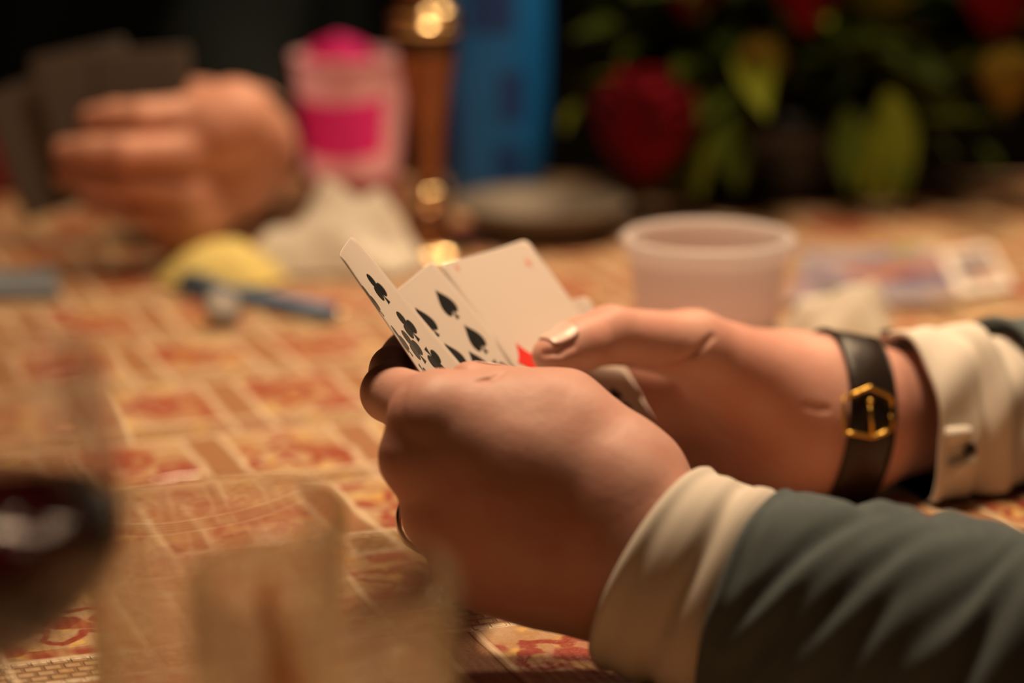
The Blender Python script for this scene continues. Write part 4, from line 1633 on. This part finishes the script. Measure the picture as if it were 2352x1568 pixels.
# ------------------------------------------------------------------ pink cup with napkin
M['pink_pale'] = thin_paper('pale_pink_paper', (0.97, 0.66, 0.70), 0.6, 0.5)
M['pink_hot'] = thin_paper('hot_pink_paper', (0.98, 0.07, 0.42), 0.6, 0.5)
M['maroon'] = plain('maroon_print', (0.36, 0.05, 0.06), 0.6, 0.08, 20)
kc = T(806, 505)
kc = np.array([kc[0], kc[1] + 0.02, TABLE_Z + 0.0024])
kup = empty('paper_cup', kc)
tag(kup, 'tapered pink paper cup with a hot pink printed patch behind the napkin', 'cup')
ht = 0.112


def kr(z):
    return 0.030 + 0.010 * z / ht


mobj('cup_wall', *lathe([(0, 0.004), (kr(0) - 0.002, 0.004), (kr(0) - 0.001, 0), (kr(0), 0), (kr(ht), ht - 0.003), (kr(ht) + 0.0022, ht - 0.0015), (kr(ht) + 0.0015, ht), (kr(ht) - 0.0008, ht - 0.001), (kr(0) - 0.0016, 0.006), (0, 0.006)], 64, kc), M['pink_pale'], kup)


def cup_patch(z0_, z1_, a0, a1, mat, name, bend=0.0):
    V = []
    for i in range(9):
        for j in range(17):
            z = z0_ + (z1_ - z0_) * i / 8
            a = a0 + (a1 - a0) * j / 16
            z += bend * math.sin(math.pi * j / 16)
            r = kr(z) + 0.0005
            V.append((kc[0] + r * math.cos(a), kc[1] + r * math.sin(a), kc[2] + z))
    return mobj(name, V, grid_faces(9, 17, wrap=False), mat, kup)


cup_patch(0.046, 0.086, R(-172), R(-48), M['pink_hot'], 'printed_patch', -0.004)
cup_patch(0.006, 0.030, R(-180), R(0), M['maroon'], 'printed_band', -0.003)
# hot pink napkin corner standing in the cup
V = []
for i in range(15):
    for j in range(15):
        a, b = i / 14, j / 14
        w = 0.037 * (1 - 0.45 * max(0, a - 0.72) / 0.28)
        V.append((kc[0] - 0.008 * a + (b * 2 - 1) * w * (0.62 + 0.36 * a), kc[1] + 0.004 + 0.006 * math.cos(b * 7) - 0.006 * a, kc[2] + 0.05 + a * 0.077 - 0.010 * abs(b * 2 - 1) ** 1.3 * a))
nk = mobj('folded_napkin', V, grid_faces(15, 15, wrap=False), M['pink_hot'])
nk.modifiers.new('thickness', 'SOLIDIFY').thickness = 0.0012
tag(nk, 'hot pink folded paper napkin standing in the pink cup', 'napkin')

# ------------------------------------------------------------------ candlestick, blue bottle, dark dish
M['copper'] = plain('brown_copper', (0.36, 0.165, 0.085), 0.3, 0.25, 30, metal=0.85)
M['brass'] = plain('polished_brass', (0.86, 0.66, 0.36), 0.2, 0.06, 30, metal=1.0)
sb = T(985, 590)
sb = np.array([sb[0], sb[1], TABLE_Z + 0.0024])
cs = empty('candlestick', sb)
tag(cs, 'tall turned brown candlestick with brass rings left of the blue bottle', 'candlestick')
mobj('foot', *lathe([(0, 0), (0.026, 0), (0.0275, 0.0015), (0.0265, 0.004), (0.018, 0.007), (0.012, 0.009), (0, 0.009)], 48, sb), M['brass'], cs)
mobj('stem', *lathe([(0, 0.0092), (0.0150, 0.0092), (0.0158, 0.016), (0.0150, 0.026), (0.0118, 0.031), (0.0095, 0.034), (0, 0.034)], 40, sb), M['copper'], cs)
mobj('ring', *lathe([(0.008, 0.0335), (0.0112, 0.0345), (0.0118, 0.039), (0.0112, 0.0435), (0.008, 0.0445)], 40, sb), M['brass'], cs)
mobj('column', *lathe([(0, 0.044), (0.0092, 0.044), (0.0098, 0.058), (0.0125, 0.085), (0.0165, 0.112), (0.0195, 0.130), (0.0205, 0.143), (0, 0.143)], 40, sb), M['copper'], cs)
mobj('ring', *lathe([(0.016, 0.143), (0.0228, 0.145), (0.0240, 0.1485), (0.0228, 0.152), (0.019, 0.1535), (0.0225, 0.155), (0.0238, 0.158), (0.0225, 0.161), (0.016, 0.163)], 40, sb), M['brass'], cs)
mobj('cup', *lathe([(0, 0.1625), (0.015, 0.1625), (0.019, 0.172), (0.0215, 0.188), (0.0228, 0.19), (0.0205, 0.188), (0.012, 0.175), (0, 0.175)], 40, sb), M['copper'], cs)

M['blue'] = plain('blue_glaze', (0.004, 0.15, 0.48), 0.5, 0.12, 30)
M['blue_dark'] = plain('dark_blue_print', (0.006, 0.05, 0.22), 0.5, 0.1, 30)
bb = T(1140, 462)
bb = np.array([bb[0], bb[1], TABLE_Z + 0.0024])
bo = empty('bottle', bb)
tag(bo, 'tall blue bottle with dark print between candlestick and roses', 'bottle')
rb_ = 0.0385
mobj('bottle_body', *lathe([(0, 0), (0.028, 0), (0.033, 0.003), (0.0355, 0.012), (rb_ - 0.0006, 0.05), (rb_, 0.10), (rb_, 0.185), (0.036, 0.205), (0.024, 0.228), (0.0145, 0.245), (0.0138, 0.285), (0, 0.285)], 64, bb), M['blue'], bo)
mobj('cap', *lathe([(0, 0.283), (0.0155, 0.283), (0.0158, 0.285), (0.0155, 0.305), (0.014, 0.308), (0, 0.308)], 40, bb), M['blue_dark'], bo)
for (za, zb, a0, a1) in ((0.062, 0.098, -88, -58), (0.02, 0.045, -90, -62), (0.03, 0.075, -165, -135), (0.125, 0.16, -120, -70)):
    V = []
    for i in range(6):
        for j in range(12):
            z = za + (zb - za) * i / 5
            a = R(a0 + (a1 - a0) * j / 11)
            r = np.interp(z, [0.012, 0.05, 0.10], [0.0355, rb_ - 0.0006, rb_]) + 0.0004
            V.append((bb[0] + r * math.cos(a), bb[1] + r * math.sin(a), bb[2] + z))
    mobj('printed_patch', V, grid_faces(6, 12, wrap=False), M['blue_dark'], bo)

M['pewter'] = plain('dark_pewter', (0.19, 0.155, 0.115), 0.6, 0.2, 20, metal=0.1)
db = T(1240, 545)
db = np.array([db[0], db[1], TABLE_Z + 0.0024])
tag(mobj('dish', *lathe([(0, 0), (0.036, 0), (0.040, 0.002), (0.053, 0.018), (0.0595, 0.0215), (0.0605, 0.0228), (0.0590, 0.0235), (0.051, 0.0205), (0.037, 0.0045), (0, 0.004)], 72, db), M['pewter']),
    'shallow dark pewter dish standing in front of the blue bottle', 'dish')

# ------------------------------------------------------------------ flower arrangement
def leaf_mesh(name, L_, W_, bend, fold, mat):
    V = []
    nl, nw = 9, 5
    for i in range(nl):
        t = i / (nl - 1)
        w = W_ * math.sin(math.pi * min(1, 0.04 + 0.96 * t)) ** 0.75 * (1 - 0.35 * t)
        for j in range(nw):
            q = j / (nw - 1) * 2 - 1
            V.append((q * w, t * L_, -bend * t * t * L_ + fold * abs(q) * w + 0.03 * w * math.sin(t * 14) * abs(q)))
    me = D.meshes.new(name)
    me.from_pydata(V, [], grid_faces(nl, nw, wrap=False))
    me.polygons.foreach_set('use_smooth', [True] * len(me.polygons))
    me.materials.append(mat)
    return me


def leafmat(name, c, c2):
    t = NT(name)
    n = t.noise(60.0, 3.0)
    t.set(color=t.mix(t.step(n, 0.35, 0.7), c, c2), rough=0.75, spec=0.1)
    return t.m


M['leaf_dark'] = leafmat('dark_green_leaf', (0.030, 0.046, 0.003), (0.014, 0.026, 0.002))
M['leaf_mid'] = leafmat('green_leaf', (0.060, 0.082, 0.006), (0.035, 0.055, 0.005))
M['leaf_light'] = leafmat('yellow_green_leaf', (0.105, 0.115, 0.006), (0.075, 0.090, 0.005))
M['petal_red'] = leafmat('red_petal', (0.15, 0.0015, 0.006), (0.045, 0.001, 0.004))
M['petal_amber'] = leafmat('amber_petal', (0.17, 0.11, 0.012), (0.10, 0.06, 0.008))
leafs = [leaf_mesh('leaf', 0.075, 0.020, 0.5, 0.3, M['leaf_dark']), leaf_mesh('leaf', 0.085, 0.017, 0.35, 0.35, M['leaf_mid']), leaf_mesh('leaf', 0.110, 0.016, 0.30, 0.4, M['leaf_light']),
         leaf_mesh('leaf', 0.060, 0.013, 0.15, 0.5, M['leaf_light']), leaf_mesh('leaf', 0.060, 0.012, 0.15, 0.5, M['leaf_mid'])]
fb = T(1800, 462)
fb = np.array([fb[0] - 0.005, 1.785, TABLE_Z + 0.0024])
fl = empty('flower_arrangement', fb)
tag(fl, 'low arrangement of red roses and green leaves on the far side', 'flowers')
M['bowl_dark'] = plain('black_ceramic', (0.012, 0.012, 0.012), 0.3, 0.1)
mobj('bowl', *lathe([(0, 0), (0.055, 0), (0.060, 0.003), (0.085, 0.045), (0.092, 0.07), (0.089, 0.07), (0.081, 0.045), (0.054, 0.008), (0, 0.008)], 56, fb), M['bowl_dark'], fl)
mobj('soil', *lathe([(0, 0.062), (0.085, 0.062), (0.0, 0.078)], 40, fb), M['bowl_dark'], fl)


def place(me, name, p, d, roll, sc, parent):
    """mesh with +Y as its length axis, laid along d at p"""
    y = unit(d)
    x = unit(np.cross(y, [0.03, 0.02, 1.0]))
    z = np.cross(x, y)
    m = Matrix(((x[0], y[0], z[0], 0), (x[1], y[1], z[1], 0), (x[2], y[2], z[2], 0), (0, 0, 0, 1)))
    o = D.objects.new(name, me)
    COL.objects.link(o)
    o.parent = parent
    o.matrix_basis = Matrix.Translation(Vector(np.asarray(p) - parent_origin(parent))) @ m @ Matrix.Rotation(roll, 4, 'Y') @ Matrix.Scale(sc, 4)
    return o


rl = random.Random(11)
for i in range(220):
    k = i % 8
    th = rl.uniform(0, 2 * math.pi)
    ph = rl.uniform(-0.15, 1.25)
    rad = rl.uniform(0.05, 1.0) ** 0.5
    p = fb + np.array([0.165 * rad * math.cos(th) * math.cos(ph * 0.6), 0.055 * rad * math.sin(th), 0.085 + 0.15 * rad * max(0.0, math.sin(ph)) + rl.uniform(-0.02, 0.02)])
    d = np.array([math.cos(th) * 0.9, math.sin(th) * 0.6 - 0.18, rl.uniform(-0.75, 0.7)])
    tip = p + unit(d) * 0.11
    if tip[2] < TABLE_Z + 0.065:
        d[2] += 1.1
        p[2] = max(p[2], TABLE_Z + 0.07)
    if min(p[0], tip[0]) < bb[0] + 0.055:
        d[0] = abs(d[0])
        p[0] = max(p[0], bb[0] + 0.060)
    if k == 7:
        me = leafs[2]
    elif k in (2, 5):
        me = leafs[1]
    else:
        me = leafs[0]
    place(me, 'leaf', p, d, rl.uniform(-0.8, 0.8), rl.uniform(0.7, 1.25), fl)
# long light blades that hang down to the cloth
for (px, py, px2, py2, me, sc) in ((1640, 280, 1590, 490, 2, 1.0), (1700, 240, 1690, 470, 1, 1.0), (1560, 360, 1540, 480, 2, 1.0), (2040, 210, 2075, 500, 2, 1.0), (1950, 250, 1945, 470, 1, 1.0), (1600, 330, 1560, 470, 2, 0.9), (1690, 250, 1650, 430, 1, 1.1), (2030, 250, 2020, 505, 2, 1.15), (2000, 290, 1985, 480, 2, 1.0), (2070, 330, 2060, 470, 1, 1.0),
                                  (1330, 235, 1290, 330, 2, 0.6), (1830, 180, 1740, 280, 2, 0.7), (1380, 260, 1320, 200, 1, 0.7), (1960, 190, 1900, 260, 1, 0.8), (2250, 330, 2300, 420, 1, 0.8)):
    a, b = P(px, py, 1.705), P(px2, py2 - 34, 1.690)
    place(leafs[4 if me == 1 else 3], 'leaf', a, b - a, 0.2, float(np.linalg.norm(b - a)) / 0.060, fl)


def rose(c, s, mat, parent, tiltx=-0.2):
    """tall half-open bud of overlapping petals that narrows to its stem"""
    b = empty('rose', np.asarray(c) - parent_origin(parent))
    b.parent = parent
    ax = unit(np.array([0.05, tiltx, 1.0]))
    rotm = Vector((0, 0, 1)).rotation_difference(Vector(ax)).to_matrix()
    for ring, (npet, r0, h, open_) in enumerate(((2, 0.011, 0.060, -0.5), (3, 0.018, 0.064, -0.3), (3, 0.024, 0.062, 0.0), (4, 0.028, 0.056, 0.35))):
        for k in range(npet):
            a0 = 2 * math.pi * k / npet + ring * 0.7
            V = []
            for i in range(9):
                t = i / 8
                for j in range(9):
                    q = j / 8 * 2 - 1
                    a = a0 + q * (math.pi / npet) * 1.3 * (0.6 + 0.4 * math.sin(math.pi * min(1, t * 1.1)))
                    r = r0 * (0.16 + 0.84 * math.sin(min(1.0, t * 1.25) * math.pi / 2)) * (1 + open_ * 0.45 * max(0, t - 0.5))
                    z = h * (t - 0.16 * q * q * t) - 0.030 - 0.01 * open_ * max(0, t - 0.8) * 5
                    V.append(np.asarray(c) + np.array(rotm @ Vector((r * math.cos(a), r * math.sin(a), z))) * s)
            o = mobj('petal', V, grid_faces(9, 9, wrap=False), mat, b)
            o.modifiers.new('thickness', 'SOLIDIFY').thickness = 0.0006
    cc_ = np.asarray(c)
    mobj('stem', *tube_path(catmull([cc_ - ax * 0.028 * s, cc_ - ax * 0.038 * s, fb + (cc_ - fb) * 0.3 * np.array([1, 1, 0]) + np.array([0, 0, 0.06])], 10), 0.0026, 8), M['leaf_mid'], b)
    return b


for (px, py, z, s, mt) in ((1476, 310, 1.68, 1.24, 'petal_red'), (1850, 0, 1.665, 0.8, 'petal_red'), (2292, 8, 1.680, 0.9, 'petal_red'), (2312, 190, 1.67, 0.65, 'petal_amber'), (1750, 150, 1.68, 0.55, 'petal_amber'), (1590, -10, 1.70, 0.7, 'petal_red')):
    rose(P(px, py, z), s, M[mt], fl)

# ------------------------------------------------------------------ person across the table
far = empty('person', (-0.33, 2.10, TABLE_Z))
tag(far, 'person in black sweater across the table holding up cards in one hand', 'person')
fh = SDF()
FS = 1.170


def F_(px, py, z):
    return P(px, py, z * FS + (py - 300) / FPX * 0.55)


FW = F_(585, 345, 1.330)
FE = np.array([FW[0] - 0.05, FW[1] + 0.27, TABLE_Z + 0.085])
fax = unit(FE - FW)
fh.cap(FW, FW + fax * 0.12, 0.0235, 0.029, 0.008)
fK = [F_(455, 262, 1.295), F_(425, 345, 1.285), F_(430, 430, 1.288), F_(462, 505, 1.295)]
fC = [F_(560, 285, 1.315), F_(556, 335, 1.31), F_(556, 385, 1.31), F_(560, 430, 1.318)]
for i in range(4):
    fh.cap(fC[i], fK[i], 0.0140, 0.0118, 0.008)
    fh.cap(FW, fC[i], 0.020, 0.016, 0.006)
fh.cap(F_(545, 262, 1.30), F_(510, 290, 1.295), 0.0170, 0.016, 0.010)         # ball of the thumb, lit from above
fh.cap(F_(578, 305, 1.31), F_(530, 275, 1.30), 0.018, 0.019, 0.010)
fh.cap(F_(440, 480, 1.298), F_(400, 535, 1.305), 0.018, 0.014, 0.014)
ff_ = [([fK[0], F_(330, 268, 1.285), F_(265, 266, 1.292), F_(212, 272, 1.300)], [0.0118, 0.0100, 0.0086, 0.0074]),
       ([fK[1], F_(290, 350, 1.272), F_(215, 346, 1.280), F_(150, 348, 1.292)], [0.0120, 0.0102, 0.0088, 0.0076]),
       ([fK[2], F_(290, 418, 1.276), F_(212, 408, 1.284), F_(150, 402, 1.295)], [0.0115, 0.0098, 0.0085, 0.0074]),
       ([fK[3], F_(335, 488, 1.286), F_(265, 474, 1.292), F_(205, 462, 1.300)], [0.0105, 0.0088, 0.0076, 0.0066]),
       ([F_(540, 280, 1.305), F_(470, 232, 1.350), F_(400, 215, 1.364), F_(340, 225, 1.370)], [0.0160, 0.0128, 0.0108, 0.0090])]
for pts, rs in ff_:
    for i in range(3):
        fh.cap(pts[i], pts[i + 1], rs[i], rs[i + 1], 0.004 if i == 0 else 0.003)
fh.prims = [(a, b, ra * FS, rb * FS, k * FS, q, sf) for a, b, ra, rb, k, q, sf in fh.prims]
fh.prims[-15:] = [(a, b, ra * 0.92, rb * 0.90, 0.0022, q, sf) for a, b, ra, rb, k, q, sf in fh.prims[-15:]]
fvs, ffs = fh.mesh(0.0016)
fhc = np.array([-0.33, 2.09, 1.47])
fhs, _ = head_sdf(fhc, (0.15, -1.0), 1.05)
hv, hf = fhs.mesh(0.004)
SA, SB = np.array([-0.17, 2.17, 1.13]), np.array([-0.51, 2.17, 1.13])
FE2, FW2 = np.array([-0.56, 1.88, TABLE_Z + 0.08]), np.array([-0.62, 1.66, TABLE_Z + 0.05])
ts = SDF()
ts.cap(FW + fax * 0.09, FE, 0.028, 0.036, 0.01)
ts.cap(FE, SA, 0.036, 0.045, 0.02)
ts.cap(FE2, SB, 0.036, 0.045, 0.02)
ts.cap(FW2, FE2, 0.027, 0.036, 0.01)
ts.cap(np.array([-0.33, 2.18, 0.62]), np.array([-0.33, 2.17, 1.12]), 0.115, 0.11, 0.05)
ts.cap(SA, SB, 0.05, 0.05, 0.05)
ts.cap(np.array([-0.33, 2.15, 1.14]), fhc + (0, 0.04, -0.12), 0.058, 0.050, 0.03)
# other hand resting on the cloth, outside the picture
ts.cap(FW2, FW2 + (0.015, -0.09, -0.018), 0.024, 0.017, 0.02, np.array([0, 0, 1.0]), 0.7)
for k in range(4):
    b0 = FW2 + np.array([-0.014 + 0.018 * k, -0.085, -0.022])
    ts.cap(b0, b0 + (0.006 * (k - 1.5), -0.045, 0.006), 0.0105, 0.0092, 0.006)
    ts.cap(b0 + (0.006 * (k - 1.5), -0.045, 0.006), b0 + (0.009 * (k - 1.5), -0.078 + 0.008 * abs(k - 1.5), -0.008), 0.0092, 0.0078, 0.004)
ts.cap(FW2 + (0.02, -0.03, -0.02), FW2 + (0.055, -0.075, -0.024), 0.013, 0.009, 0.01)
tv, tf = ts.mesh(0.005)
mobj('body', *join((fvs, ffs), (hv, hf), (tv, tf)), M['skin_far'], far)
mobj('hair', *hair_sdf(fhc, (0.15, -1), 1.05).mesh(0.005), M['hair'], far)
sw = SDF()
sw.cap(FW + fax * 0.085, FE, 0.0365, 0.047, 0.02)
sw.cap(FE, SA, 0.050, 0.066, 0.03)
sw.cap(FW2 + (FE2 - FW2) * 0.2, FE2, 0.0375, 0.046, 0.02)
sw.cap(FE2, SB, 0.050, 0.066, 0.03)
sw.cap(np.array([-0.27, 2.17, 1.06]), np.array([-0.39, 2.17, 1.06]), 0.125, 0.125, 0.06)
sw.cap(np.array([-0.24, 2.18, 0.62]), np.array([-0.26, 2.17, 1.02]), 0.125, 0.125, 0.08)
sw.cap(np.array([-0.42, 2.18, 0.62]), np.array([-0.40, 2.17, 1.02]), 0.125, 0.125, 0.08)
sv, sf_ = sw.mesh(0.007)
tag(mobj('sweater', sv, sf_, M['black_knit'], far), 'black knitted sweater')
# dark band added to stand for the shaded gap at the far wrist
bp = []
be1 = unit(np.cross(fax, [0, 0, 1.0]))
be2 = np.cross(fax, be1)
for k in range(40):
    a = 2 * math.pi * k / 40
    bp.append(FW + fax * 0.030 + (be1 * math.cos(a) + be2 * math.sin(a)) * 0.0305)
tag(mobj('wrist_shade_band', *tube_path(bp, 0.0030, 8, closed=True), M['leather']), 'dark brown band standing for the shaded gap at the wrist of the person across the table', 'wrist_shade_band')

# the far person's cards, backs to the camera
for i, (px, py, z, lx, ly, lz, lab) in enumerate((
        (434, 106, 1.560, 0.04, 0.96, 0.26, 'grey backed card held across the table, rightmost of the fan'),
        (284, 86, 1.572, 0.20, 0.94, 0.26, 'grey backed card held across the table, middle and highest of the fan'),
        (160, 150, 1.584, 0.30, 0.91, 0.26, 'grey backed card held across the table, leftmost and lowest of the fan'))):
    l_ = cv(lx, ly, lz)
    k_ = Card(P(px, py, z), l_, cv(0.96, -lx, 0.10), bow=0.001)
    k_.n = -k_.n
    k_.build(lab, M['back_grey'], group='cards held across the table')

# dark red candle glass half out of the picture at the left
M['dark_red'] = plain('dark_red_wax', (0.22, 0.012, 0.02), 0.35, 0.1, 30)
rc = T(-18, 452)
rc = np.array([rc[0], rc[1] + 0.02, TABLE_Z + 0.0024])
tag(mobj('candle', *lathe([(0, 0), (0.020, 0), (0.0225, 0.002), (0.0235, 0.035), (0.023, 0.037), (0.019, 0.036), (0.004, 0.033), (0.0012, 0.034), (0.0010, 0.043), (0, 0.043)], 40, rc), M['dark_red']), 'short dark red candle at the left edge of the table', 'candle')
